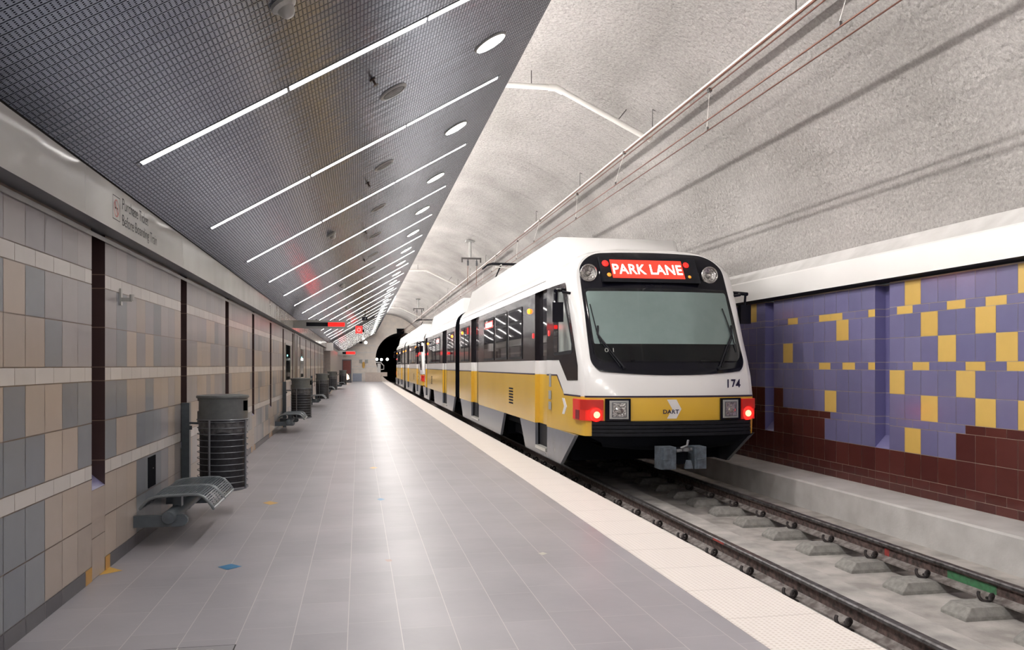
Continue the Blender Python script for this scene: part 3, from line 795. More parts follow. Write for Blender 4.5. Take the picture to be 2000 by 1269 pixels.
mb = MB(); mb.tube([(-.12, 0, -.24), (-.12, 0, -.05)], .01, 6); mb.tube([(.12, 0, -.24), (.12, 0, .06)], .01, 6); mb.build('hanger', MT['thinsteel'], t)
# ceiling cross beam in the far part
t = empty('ceiling_lattice_beam', (0, 47.0, ceil_z(0))); t.rotation_euler = (0, -SL, 0); tag(t, 'dark slotted beam across the far part of the metal ceiling', 'beam')
mb = MB(); mb.box((-1.9, -.1, -.04), (1.0, .1, -.0)); mb.build('beam', MT['soffit'], t)
mb = MB()
for i in range(28): mb.box((-1.85+i*.1, -.102, -.036), (-1.80+i*.1, -.1, -.008))
mb.build('slots', MT['greytrim'], t)
# lamp on the end wall
t = mkobj('wall_lamp', 'small bright white lamp on the end wall above the platform', 'lamp', (.66, Y1-.06, 3.78))
mb = MB(); mb.lathe([(.14, 0), (.13, -.06), (0, -.09)], 16, 0, (0, 0, 0), 'y'); mb.build('lens', MT['tunlamp'], t)
mb = MB(); mb.lathe([(.14, .03), (.17, .03), (.17, -.02), (.14, -.02)], 16, 0, (0, 0, 0), 'y'); mb.build('rim', MT['greytrim'], t)

# ------------------------------------------------------------------ bench, litter bin
def make_bench():
    t = empty('bench', (XL, 7.23, 0))
    for yy in (0.0, 1.17):
        mb = MB()
        pl = [(0, .165), (.37, .165), (.40, .172), (.42, .195), (.425, .215), (.42, .235), (.40, .253), (.37, .258), (0, .258)]
        mb.prism(pl, .05, 'y', yy-.025); mb.build('support_arm', MT['graysteel'], t, bevel=.004)
    mb = MB(); mb.lathe([(0, -.10), (.048, -.095), (.053, -.085), (.053, 1.25), (0, 1.25)], 20, 0, (.285, 0, .250), 'y'); mb.build('beam', MT['graysteel'], t, smooth=40)
    prof = [(.045, .315), (.075, .355), (.115, .392), (.17, .410), (.25, .416), (.34, .420), (.43, .424), (.50, .420), (.545, .402), (.585, .360), (.615, .318), (.625, .300)]
    def along(s):
        L = 0; segs = []
        for i in range(len(prof)-1):
            l = math.dist(prof[i], prof[i+1]); segs.append(l); L += l
        d = s*L
        for i, l in enumerate(segs):
            if d <= l or i == len(segs)-1:
                k = d/l; a, b_ = prof[i], prof[i+1]
                return (a[0]+(b_[0]-a[0])*k, a[1]+(b_[1]-a[1])*k), math.atan2(b_[1]-a[1], b_[0]-a[0])
            d -= l
    for y0 in (0.0, .56):
        y1 = y0+.52
        mb = MB(); pts = [(x, y0, z) for x, z in prof]+[(x, y1, z) for x, z in prof[::-1]]
        mb.tube(pts, .0125, 8, 0, False, True); rim = mb; mb = MB()
        n = 34
        for i in range(n+1):
            (x, z), a = along(i/n); c, s_ = math.cos(a), math.sin(a); w, h = .0062, .004
            P = [(x+dx*c-dz*s_, z+dx*s_+dz*c) for dx, dz in ((-w, -h), (w, -h), (w, h), (-w, h))]
            mb.prism(P, y1-y0, 'y', y0)
        for k in (1, 2, 3): mb.tube([(x, y0+(y1-y0)*k/4, z-.008) for x, z in prof], .005, 6)
        st_ = mb.build('seat', MT['graysteel'], t, smooth=40); rim.build('seat_rim', MT['rimsteel'], st_, smooth=40)
        mb = MB(); mb.box((.255, (y0+y1)/2-.04, .29), (.325, (y0+y1)/2+.04, .41)); mb.box((.15, (y0+y1)/2-.025, .395), (.45, (y0+y1)/2+.025, .408)); mb.build('seat_bracket', MT['graysteel'], t, bevel=.004)
    return t
def make_bin():
    t = empty('litter_bin', (-1.37, 8.8, 0))
    r = .243
    mb = MB(); mb.lathe([(0, .255), (r-.02, .255), (r-.018, .90)], 32); mb.build('liner', MT['liner'], t, smooth=40)
    mb = MB()
    rows = []
    for h, rr in ((.815, r-.012), (.85, r-.008), (.90, r-.010), (.94, r-.006)):
        rows.append([((rr+.003*math.sin(k*1.7+h*40))*math.cos(2*math.pi*k/48), (rr+.003*math.sin(k*1.7+h*40))*math.sin(2*math.pi*k/48), h+(.02*math.sin(k*.55) if h < .83 else 0)) for k in range(48)])
    mb.grid(rows, 0, closed=True); mb.build('plastic_bag', MT['bag'], t, smooth=60)
    mb = MB()
    for i in range(12):
        z = .262+i*.0612
        mb.tube([((r+.002)*math.cos(2*math.pi*k/32), (r+.002)*math.sin(2*math.pi*k/32), z) for k in range(32)], .0045 if i else .009, 6, 0, False, True)
    mb.tube([((r+.004)*math.cos(2*math.pi*k/32), (r+.004)*math.sin(2*math.pi*k/32), .955) for k in range(32)], .008, 6, 0, False, True)
    for k in range(4):
        a = R(-112+k*90); cx, cy = (r+.008)*math.cos(a), (r+.008)*math.sin(a)
        mb.tube([(cx, cy, .25), (cx, cy, .955)], .011, 8)
    mb.build('basket', MT['ringsteel'], t, smooth=40)
    mb = MB(); mb.lathe([(0, .235), (r-.03, .235), (r+.002, .25), (r+.002, .258), (0, .258)], 32); mb.build('base_plate', MT['ringsteel'], t)
    # lid: shoulder ring, drum with two side openings, cap
    mb = MB(); mb.lathe([(r-.01, .955), (r+.003, .96), (r+.003, 1.035), (r-.03, 1.035)], 40)
    open_c = [R(-5), R(187)]; ow = R(22); n = 90
    rows = []
    zs = [1.035, 1.04, 1.145, 1.175]
    def isopen(k):
        a = 2*math.pi*(k+.5)/n
        return any(abs((a-c+math.pi) % (2*math.pi)-math.pi) < ow for c in open_c)
    rd = r+.001
    mb.grid([[(rd*math.cos(2*math.pi*k/n), rd*math.sin(2*math.pi*k/n), z) for k in range(n)] for z in zs], lambda i, j: None if (i == 1 and isopen(j)) else 0, closed=True)
    mb.build('lid', MT['binlid'], t, smooth=40)
    mb = MB()
    mb.grid([[((r-.012)*math.cos(2*math.pi*k/n), (r-.012)*math.sin(2*math.pi*k/n), z) for k in range(n)] for z in (1.03, 1.04, 1.145, 1.17)], lambda i, j: None if (i == 1 and isopen(j)) else 0, closed=True)
    mb.build('lid_lining', MT['liner'], t)
    mb = MB(); mb.lathe([(r+.001, 1.17), (r+.012, 1.172), (r+.016, 1.185), (r+.010, 1.198), (r-.05, 1.205), (0, 1.208)], 40); mb.build('cap', MT['binlid'], t, smooth=50)
    # post on the wall and its arms
    mb = MB(); mb.box((-.455, .25, 0), (-.375, .33, 1.11)); mb.build('post', MT['graysteel'], t, bevel=.005)
    for zz in (.90, .30):
        mb = MB(); mb.tube([(-.39, .28, zz), (-.21, .14, zz)], .012, 8); mb.lathe([(.0, -.02), (.02, -.02), (.02, .02), (0, .02)], 10, 0, (-.37, .27, zz-.05)); mb.build('arm', MT['graysteel'], t)
    return t
bench = make_bench(); bins = make_bin()
for k in range(5):
    o = bench if k == 0 else copy_tree(bench)
    o.location = (XL if k < 4 else -1.50, 7.23+11.6*k, 0)
    tag(o, 'grey metal slatted double seat bench bracketed to the left wall, %s from the camera' % ORD[k], 'bench', 'wall-mounted benches')
    o = bins if k == 0 else copy_tree(bins)
    o.location = (-1.37 if k < 4 else -1.04, 8.8+11.6*k, 0)
    tag(o, 'round grey litter bin with ringed basket hung off a wall post, %s from the camera' % ORD[k], 'bin', 'litter bins along the left wall')

# ------------------------------------------------------------------ furniture at the far end of the platform
YE = 78.5
t = mkobj('barrier_block', 'beige block barrier at the far end of the platform', 'barrier', (1.35, YE, 0))
mb = MB(); mb.box((-.78, -.3, 0), (.72, .3, .86)); mb.build('block', MT['beige'], t, bevel=.02)
mb = MB(); mb.box((.72, -.25, .5), (1.28, .25, .88)); mb.build('side_ledge', MT['beige'], t, bevel=.02)
t = mkobj('platform_gate', 'pale tubular railing gate on top of the beige barrier beside the tunnel', 'railing', (1.9, YE, .86))
mb = MB(); mb.box((-.18, -.08, 0), (.12, .08, .85)); mb.build('post', MT['railing'], t)
mb = MB(); mb.tube([(-.35, 0, .95), (.15, 0, .95), (.32, 0, .72), (.42, 0, .68), (.42, 0, .3), (.15, 0, .28)], .04, 8); mb.build('rail', MT['railing'], t)
t = mkobj('low_cabinet', 'pale blue low cabinet beside the beige barrier at the platform end', 'cabinet', (-.15, YE, 0))
mb = MB(); mb.box((-.42, -.25, .03), (.42, .25, .75)); mb.build('body', MT['bluepanel'], t, bevel=.02)
mb = MB(); mb.box((-.44, -.27, .75), (.44, .27, .80)); mb.build('top', MT['railing'], t)
t = mkobj('end_railing', 'thin white railing beside the low cabinet at the platform end', 'railing', (-.62, YE, 0))
mb = MB(); mb.tube([(-.1, .4, 0), (-.1, .4, 1.15), (.0, .4, 1.2), (1.3, .4, 1.2)], .025, 8); mb.tube([(.05, .4, 0), (.05, .4, 1.2)], .025, 8); mb.build('rail', MT['railing'], t)
t = mkobj('warning_plates', 'two small grey plates with a yellow figure on the end wall', 'sign', (.45, Y1-.065, 1.75))
for sx in (-.28, .28):
    mb = MB(); mb.box((sx-.15, 0, 0), (sx+.15, .03, .35)); mb.build('plate', MT['greytrim'], t)
mb = MB(); mb.prism([(-.08, .12), (.08, .12), (.14, -.2), (.06, -.5), (-.06, -.5), (-.14, -.2)], .05, 'y', -.06); mb.build('yellow_figure', MT['yelinlay'], t)
t = mkobj('vending_cabinet', 'dark cabinet with a reddish lit front at the far left end of the platform', 'cabinet', (-1.0, 74, 0))
mb = MB(); mb.box((-.45, -.1, 0), (.35, .4, 2.05)); mb.build('body', MT['soffit'], t)
mb = MB(); mb.box((-.38, -.13, .8), (.28, -.1, 1.95)); mb.build('glass_front', MT['pinkglass'], t)
mb = MB(); mb.prism([(-.2, .45), (-.05, .8), (.1, .65), (.18, .35), (-.02, .25)], .02, 'y', -.14); mb.build('lit_panel', emis('warm_panel', (1, .7, .45), 1.5), t)

# ------------------------------------------------------------------ overhead wires and conduits
def long_tube(name, x, z, r, mt, label, cat, y0=Y0, y1=Y1+30):
    mb = MB(); mb.tube([(x, y0, z), (x, y1, z)], r, 10); o = mb.build(name, mt, smooth=40); tag(o, label, cat); return o
CW = [(4.02, 4.38), (4.2, 4.38)]; MW = [(4.17, 4.90), (4.235, 4.88)]
long_tube('contact_wire', CW[0][0], CW[0][1], .009, MT['wire'], 'thin brown contact wire over the track, left of the lower pair', 'wire')
long_tube('contact_wire', CW[1][0], CW[1][1], .008, MT['wire'], 'thin brown contact wire over the track, right of the lower pair', 'wire')
long_tube('messenger_wire', MW[0][0], MW[0][1], .014, MT['wire'], 'brown messenger wire above the contact wires, left of the upper pair', 'wire')
long_tube('messenger_wire', MW[1][0], MW[1][1], .009, MT['wire'], 'brown messenger wire above the contact wires, right of the upper pair', 'wire')
proto = None
k = 0
for k in range(0, 14):
    yy = 6.35+3.1*k; i = k % 2
    t = empty('wire_dropper', (CW[i][0], yy, CW[i][1])); tag(t, 'thin pale dropper between upper and lower wire, %s from the camera' % ORD[k], 'wire dropper', 'droppers of the overhead wire')
    mb = MB(); mb.tube([(0, 0, .04), (MW[i][0]-CW[i][0], 0, MW[i][1]-CW[i][1])], .003, 5); mb.build('rod', MT['pipe'], t)
    mb = MB(); mb.box((-.012, -.03, 0), (.012, .03, .045)); mb.build('clamp', MT['thinsteel'], t)
    mb = MB(); q_ = (MW[i][0]-CW[i][0], MW[i][1]-CW[i][1]); mb.box((q_[0]-.02, -.03, q_[1]-.02), (q_[0]+.02, .03, q_[1]+.025)); mb.build('upper_clamp', MT['thinsteel'], t)
# longitudinal pale conduit with hangers (two lengths)
for (a, b_, nm) in ((Y0, 23.8, 'nearer length above the train'), (28.0, 76, 'farther length beyond the gap')):
    x, z = 4.85, 5.465
    t = empty('ceiling_conduit', (x, a, z)); tag(t, 'long pale conduit hung under the concrete vault, '+nm, 'conduit')
    mb = MB(); mb.tube([(0, 0, 0), (0, b_-a, 0)], .033, 12); mb.build('pipe', MT['pipe'], t, smooth=40)
    yy = 10.9-5.2*4
    while yy < b_:
        if yy > a+.3:
            vz = vault_z(x)-z
            mb = MB(); mb.tube([(0, yy-a, .05), (0, yy-a, vz-.02), (.10, yy-a, vz-.05)], .008, 6); mb.build('hanger', MT['thinsteel'], t)
        yy += 4.6
for k, yy in enumerate((13.72, 41.2, 68)):
    t = empty('ring_conduit', (2.0, yy, 6.28)); tag(t, 'pale conduit crossing under the concrete vault and bending down, %s from the camera' % ORD[k], 'conduit', 'conduits across the vault')
    mb = MB(); mb.tube([(-2.6, 0, 0), (1.28, 0, 0)], .048, 12); mb.tube([(1.38, 0, -.02), (2.98, 0, -.78)], .048, 12); mb.build('pipe', MT['pipe'], t, smooth=40)
    mb = MB(); mb.tube([(1.20, 0, 0), (1.33, 0, 0), (1.46, 0, -.06)], .062, 12); mb.build('elbow', MT['pipe'], t, smooth=40)
    mb = MB(); mb.tube([(2.98, 0, -.76), (3.05, 0, -.80)], .055, 10); mb.build('end_box', MT['pipe'], t)
    for hx in (.9, 2.45, -1.2):
        xx = 2.0+hx; hz = 0 if hx < 1.3 else -.02-(hx-1.38)*.475
        mb = MB(); top = vault_z(xx+(.15 if hx > 1.5 else 0))-6.28
        mb.tube([(hx, 0, hz+.04), (hx+(.15 if hx > 1.5 else 0), 0, top)], .009, 6); mb.build('hanger', MT['thinsteel'], t)
# insulated supports for the wires
for k, yy in enumerate((30.5, 58.0)):
    t = empty('wire_support', (4.1, yy, 4.95)); tag(t, 'white post with insulated crossbar holding the overhead wires, %s' % ('nearer one behind the train roof' if k == 0 else 'farther one'), 'wire support')
    zt = vault_z(4.1)-4.95
    mb = MB(); mb.tube([(0, 0, .62), (0, 0, zt-.02)], .055, 12); mb.build('post', MT['railing'], t)
    mb = MB(); mb.box((-.17, -.17, zt-.09), (.17, .17, zt-.04)); mb.build('top_plate', MT['greytrim'], t)
    mb = MB(); mb.box((-.33, -.04, .54), (.42, .04, .60)); mb.box((-.33, -.04, .42), (-.28, .04, .54)); mb.box((.37, -.04, .42), (.42, .04, .54)); mb.build('crossbar', MT['thinsteel'], t)
    for sx in (-.08, .25):
        mb = MB(); mb.lathe([(.02, .30), (.05, .33), (.02, .36), (.05, .39), (.02, .42), (.05, .45), (.02, .48), (.02, .54)], 10, 0, (sx, 0, 0)); mb.build('insulator', MT['soffit'], t)
        mb = MB(); mb.tube([(sx, 0, .30), (sx-.02, 0, -.45)], .010, 6); mb.build('drop_rod', MT['wire'], t)

# ------------------------------------------------------------------ track
def rail_poly(cx, z0):
    p = [(-.07, 0), (.07, 0), (.07, .012), (.02, .03), (.009, .045), (.009, .115), (.03, .125), (.035, .135), (.035, .155), (.026, .165), (-.026, .165), (-.035, .155), (-.035, .135), (-.03, .125), (-.009, .115), (-.009, .045), (-.02, .03), (-.07, .012)]
    return [(cx+a, z0+b_) for a, b_ in p]
for x, w in ((3.475, 'left'), (4.955, 'right')):
    mb = MB(); poly = rail_poly(0, 0)
    n = len(poly)
    A = [(p[0], Y0, p[1]) for p in poly]; B = [(p[0], Y1+38, p[1]) for p in poly]
    for i in range(n):
        j = (i+1) % n
        mb.face([A[i], A[j], B[j], B[i]], 1 if 7 <= i <= 11 else (2 if i in (1, 2, 3, 15, 16, 17) else 0))
    mb.face(A); mb.face(B[::-1])
    o = mb.build('rail', [MT['railrust'], MT['railtop'], MT['railfoot']]); o.location = (x, 0, RT-.165)
    tag(o, 'dark steel running rail, %s' % ('nearer the platform edge' if w == 'left' else 'nearer the tiled wall, raised on concrete pads'), 'rail')
    if w == 'right':
        for (ya, yb, mt, z0, z1, xx) in ((5.65, 6.2, 'grpaint', .045, .112, -.0105), (6.98, 7.05, 'rdpaint', .03, .112, -.011)):
            mb = MB(); mb.face([(xx, ya, z0), (xx, yb, z0), (xx, yb, z1), (xx, ya, z1)][::-1]); mb.build('paint_mark', MT[mt], o)
    else:
        mb = MB(); mb.face([(-.0355, 7.35, .136), (-.0355, 7.6, .136), (-.0355, 7.6, .155), (-.0355, 7.35, .155)][::-1]); mb.build('paint_mark', MT['rdpaint'], o)
def clip_mesh(mb, s=-1, o=(0, 0, 0)):
    ox, oy, oz = o
    pts = []
    for k in range(15):
        a = 2*math.pi*k/14*1.15
        pts.append((ox+s*(.042+.038*math.cos(a)), oy-.07+.010*k, oz+.044+.036*math.sin(a)))
    mb.tube(pts, .0135, 7)
    mb.tube([(ox+s*.02, oy+.04, oz+.03), (ox-s*.02, oy+.05, oz+.028)], .011, 7)
proto = empty('rail_pad', (4.955, 5.63, BED))
mb = MB()
b0 = [(-.42, -.14), (.42, -.14), (.42, .14), (-.42, .14)]; t0 = [(-.35, -.115), (.35, -.115), (.35, .115), (-.35, .115)]
mb.grid([[(x, y, .0) for x, y in b0], [(x*.99, y, .03) for x, y in b0], [(x, y, .094) for x, y in t0]], 0, closed=True); mb.face([(x, y, .094) for x, y in t0])
mb.build('concrete_block', MT['block'], proto, bevel=.008)
for s_ in (-1, 1):
    mb = MB(); clip_mesh(mb, s_, (s_*.065, 0, .088)); mb.build('spring_clip', MT['clip'], proto, smooth=50)
for k in range(-4, 26):
    yy = 5.63+.735*k
    o = proto if k == 0 else copy_tree(proto); o.location = (4.955, yy, BED)
    lab = 'chamfered concrete block with coiled spring clip under the right-hand rail, %s' % ((ORD[k+1]+' counted from the camera') if k >= -1 else 'just behind the view')
    tag(o, lab, 'rail block', 'concrete blocks under the right-hand rail')
proto = empty('rail_fastening', (3.475, 5.9, -.355))
mb = MB(); mb.box((-.16, -.06, -.005), (.16, .06, .008)); mb.build('base_plate', MT['clip'], proto)
for s_ in (-1,):
    mb = MB(); clip_mesh(mb, s_, (s_*.06, 0, .0)); mb.build('spring_clip', MT['clip'], proto, smooth=50)
for k in range(-3, 20):
    o = proto if k == 0 else copy_tree(proto); o.location = (3.475, 5.25+.735*k, -.355)
    tag(o, 'small coiled rail fastening beside the left-hand rail, %s' % (ORD[k]+' counted from the camera' if k >= 0 else 'just behind the view'), 'rail fastening', 'fastenings of the left-hand rail')

# ------------------------------------------------------------------ the light rail cars
YA = 24.25            # articulation centre
def lerp_tab(tab, z):
    if z <= tab[0][0]: return tab[0][1]
    for (a, va), (b_, vb) in zip(tab, tab[1:]):
        if z <= b_: return va+(vb-va)*(z-a)/(b_-a)
    return tab[-1][1]
YF = [(.3, 10.66), (.555, 10.62), (.76, 10.60), (1.1, 10.60), (1.45, 10.68), (1.79, 10.86), (2.2, 11.05), (2.55, 11.23), (2.93, 11.42), (3.08, 11.52), (3.16, 11.60), (3.21, 11.70), (3.245, 11.82), (3.265, 11.98)]
BU = [(.5, .17), (1.4, .17), (2.6, .12), (3.0, .09), (3.26, .03)]
CZ = [(2.66, 1), (2.78, .992), (2.88, .972), (2.97, .935), (3.05, .88), (3.12, .79), (3.17, .68), (3.21, .54), (3.245, .34), (3.265, 0)]
ZR = [.555, .70, .764, 1.085, 1.36, 1.585, 1.85, 2.2, 2.5, 2.70, 2.78, 2.88, 2.97, 3.05, 3.12, 3.17, 3.21, 3.245, 3.265]
def yf(z): return lerp_tab(YF, z)
def cz(z): return lerp_tab(CZ, z)
def wside(Y): return 1.32 if Y >= 12.45 else 1.32-(12.45-Y)*.05
WC = 1.15
def F(x, z):
    t_ = min(1, abs(x)/WC); return yf(z)-lerp_tab(BU, z)*(1-t_**2.6)
def ly(Y): return Y-YA
DOORS = [(12.46, 13.33), (19.85, 21.2)]
Yart = 23.75

def mat_row(i, Y0_, Y1_):   # for the side: row i between ZR[i], ZR[i+1]
    z = (ZR[i]+ZR[i+1])/2; ym = (Y0_+Y1_)/2
    if z > 2.70: return 0
    if z < 1.085: return 1
    if z < 1.36: return 1 if ym > 11.72 else 0
    if z < 1.585: return 0
    return 2 if ym > 12.0 else 0
def build_half():
    P = {}
    # ---- shell
    mb = MB()
    nx = 24
    # front cap
    rows = []
    for z in ZR:
        w = WC*cz(z)
        rows.append([(w*math.sin((j/nx*2-1)*math.pi/2), ly(F(w*math.sin((j/nx*2-1)*math.pi/2), z)), z) for j in range(nx+1)])
    mb.grid(rows, lambda i, j: 1 if (ZR[i]+ZR[i+1])/2 < 1.085 else 0)
    # side rings
    ringsY = [11.55, 11.89, 12.15, DOORS[0][0], DOORS[0][1], 16.3, DOORS[1][0], DOORS[1][1], Yart]
    for s_ in (-1, 1):
        cols_ = []
        def ring(fn): cols_.append([fn(z) for z in ZR])
        ring(lambda z: (s_*WC*cz(z), ly(F(WC, z)), z))
        ring(lambda z: (s_*(WC+.055)*cz(z), ly(yf(z)+.035), z))
        ring(lambda z: (s_*(wside(yf(z)+.12)-.012)*cz(z), ly(yf(z)+.085), z))
        ring(lambda z: (s_*wside(yf(z)+.17)*cz(z), ly(yf(z)+.17), z))
        for Y in ringsY:
            ring(lambda z, Y=Y: (s_*wside(Y)*cz(z), ly(max(Y, yf(z)+.17+.002*(Y-11))), z))
        YY = [10.7, 10.8, 10.9, 11.0]+ringsY
        def mi(i, j):    # i = column, j = row
            a, b_ = YY[i], YY[i+1]
            z = (ZR[j]+ZR[j+1])/2
            for d0, d1 in DOORS:
                if a >= d0-.01 and b_ <= d1+.01 and z < 2.70: return None
            if ringsY[0] == a and j == 3: return None   # livery step, filled by hand
            return mat_row(j, a, b_)
        mb.grid(cols_, mi)
        # livery step between Y=11.55 and 11.89
        p = [(s_*wside(Y), ly(Y), z) for Y, z in ((11.55, 1.085), (11.89, 1.085), (11.89, 1.36), (11.55, 1.36))]
        mb.face([p[0], p[1], p[2]], 1); mb.face([p[0], p[2], p[3]], 0)
        # door jambs
        for d0, d1 in DOORS:
            for Y, in ((d0,), (d1,)):
                for (za, zb, mt) in ((.555, 1.36, 1), (1.36, 1.585, 0), (1.585, 2.70, 2)):
                    mb.face([(s_*1.32, ly(Y), za), (s_*1.22, ly(Y), za), (s_*1.22, ly(Y), zb), (s_*1.32, ly(Y), zb)], mt)
            mb.face([(s_*1.32, ly(d0), 2.70), (s_*1.32, ly(d1), 2.70), (s_*1.2, ly(d1), 2.70), (s_*1.2, ly(d0), 2.70)], 2)
    # underside and rear bulkhead
    mb.face([(-1.2, ly(10.7), .556), (1.2, ly(10.7), .556), (1.2, ly(Yart), .556), (-1.2, ly(Yart), .556)], 3)
    rr = [(s_*wside(20)*cz(z), ly(Yart), z) for s_ in (1,) for z in ZR]+[(-wside(20)*cz(z), ly(Yart), z) for z in ZR[::-1]]
    mb.face(rr, 3)
    P['body_shell'] = (mb, [MT['white'], MT['yellow'], MT['band'], MT['under']], 32)
    # ---- stripes (dark line between white and yellow)
    mb = MB()
    for s_ in (-1, 1):
        def sq(Ya, za, Yb, zb, w=.011):
            mb.face([(s_*(wside(Ya)+.002), ly(Ya), za-w), (s_*(wside(Yb)+.002), ly(Yb), zb-w), (s_*(wside(Yb)+.002), ly(Yb), zb+w), (s_*(wside(Ya)+.002), ly(Ya), za+w)])
        sq(10.80, 1.085, 11.55, 1.085)
        mb.face([(s_*(wside(11.5)+.002), ly(11.54), 1.085+.011), (s_*(wside(11.5)+.002), ly(11.57), 1.085-.011), (s_*(wside(11.9)+.002), ly(11.91), 1.36-.011), (s_*(wside(11.9)+.002), ly(11.88), 1.36+.011)])
        sq(11.89, 1.36, DOORS[0][0], 1.36); sq(DOORS[0][1], 1.36, DOORS[1][0], 1.36); sq(DOORS[1][1], 1.36, Yart, 1.36)
    xs = [WC*math.sin((j/nx*2-1)*math.pi/2) for j in range(nx+1)]
    for a, b_ in zip(xs, xs[1:]):
        mb.face([(a, ly(F(a, 1.075)-.003), 1.073), (b_, ly(F(b_, 1.075)-.003), 1.073), (b_, ly(F(b_, 1.097)-.003), 1.097), (a, ly(F(a, 1.097)-.003), 1.097)])
    for s_ in (-1, 1):
        mb.face([(s_*WC, ly(yf(1.08)-.003), 1.073), (s_*(WC+.058), ly(yf(1.08)+.033), 1.073), (s_*(WC+.058), ly(yf(1.08)+.033), 1.097), (s_*WC, ly(yf(1.08)-.003), 1.097)])
        mb.face([(s_*(WC+.058), ly(yf(1.08)+.033), 1.073), (s_*(wside(10.8)+.002), ly(10.80), 1.073), (s_*(wside(10.8)+.002), ly(10.80), 1.097), (s_*(WC+.058), ly(yf(1.08)+.033), 1.097)])
    P['livery_stripe'] = (mb, MT['stripe'], None)
    return P
def side_poly(mb, s_, pts, off, mi=0, th=.004):
    q = [(s_*(wside(Y)+off), ly(Y), z) for Y, z in pts]
    mb.face(q, mi)
    r = [(s_*(wside(Y)+off-th), ly(Y), z) for Y, z in pts]
    for i in range(len(q)):
        j = (i+1) % len(q); mb.face([q[i], q[j], r[j], r[i]], mi)
def front_patch(mb, x0, x1, z0, z1, off, nx=8, nz=4, mi=0, wf=None, rim=True):
    """patch following the front surface; wf(z) gives (x0,x1)"""
    rows = []
    for i in range(nz+1):
        z = z0+(z1-z0)*i/nz
        a, b_ = wf(z) if wf else (x0, x1)
        rows.append([(a+(b_-a)*j/nx, ly(F(a+(b_-a)*j/nx, z))-off, z) for j in range(nx+1)])
    mb.grid(rows, mi)
    if rim:
        per = rows[0]+[r[-1] for r in rows[1:]]+rows[-1][::-1][1:]+[r[0] for r in rows[::-1][1:]]
        mb.grid([per, [(p[0], p[1]+off+.004, p[2]) for p in per]], mi)
def rrect(z0, z1, w, rb, rt, taper=0):
    """half-width as a function of z for a rounded rectangle"""
    def f(z):
        ww = w-taper*(z-z0)
        if z < z0+rb: ww -= rb-math.sqrt(max(0, rb*rb-(z0+rb-z)**2))
        if z > z1-rt: ww -= rt-math.sqrt(max(0, rt*rt-(z-z1+rt)**2))
        return (-ww, ww)
    return f
def zsteps(mb, z0, z1, off, wf, mi=0, nx=28, n=40, botf=None):
    rows = []
    zs = [z0+(z1-z0)*(.5-.5*math.cos(math.pi*i/n)) for i in range(n+1)]
    for z in zs:
        a, b_ = wf(z)
        row = []
        for j in range(nx+1):
            x = a+(b_-a)*j/nx
            zz = z if botf is None else botf(x, z)
            row.append((x, ly(F(x, zz))-off, zz))
        rows.append(row)
    mb.grid(rows, mi)
    per = rows[0]+[r[-1] for r in rows[1:]]+rows[-1][::-1][1:]+[r[0] for r in rows[::-1][1:]]
    mb.grid([per, [(p[0], p[1]+off+.006, p[2]) for p in per]], mi)

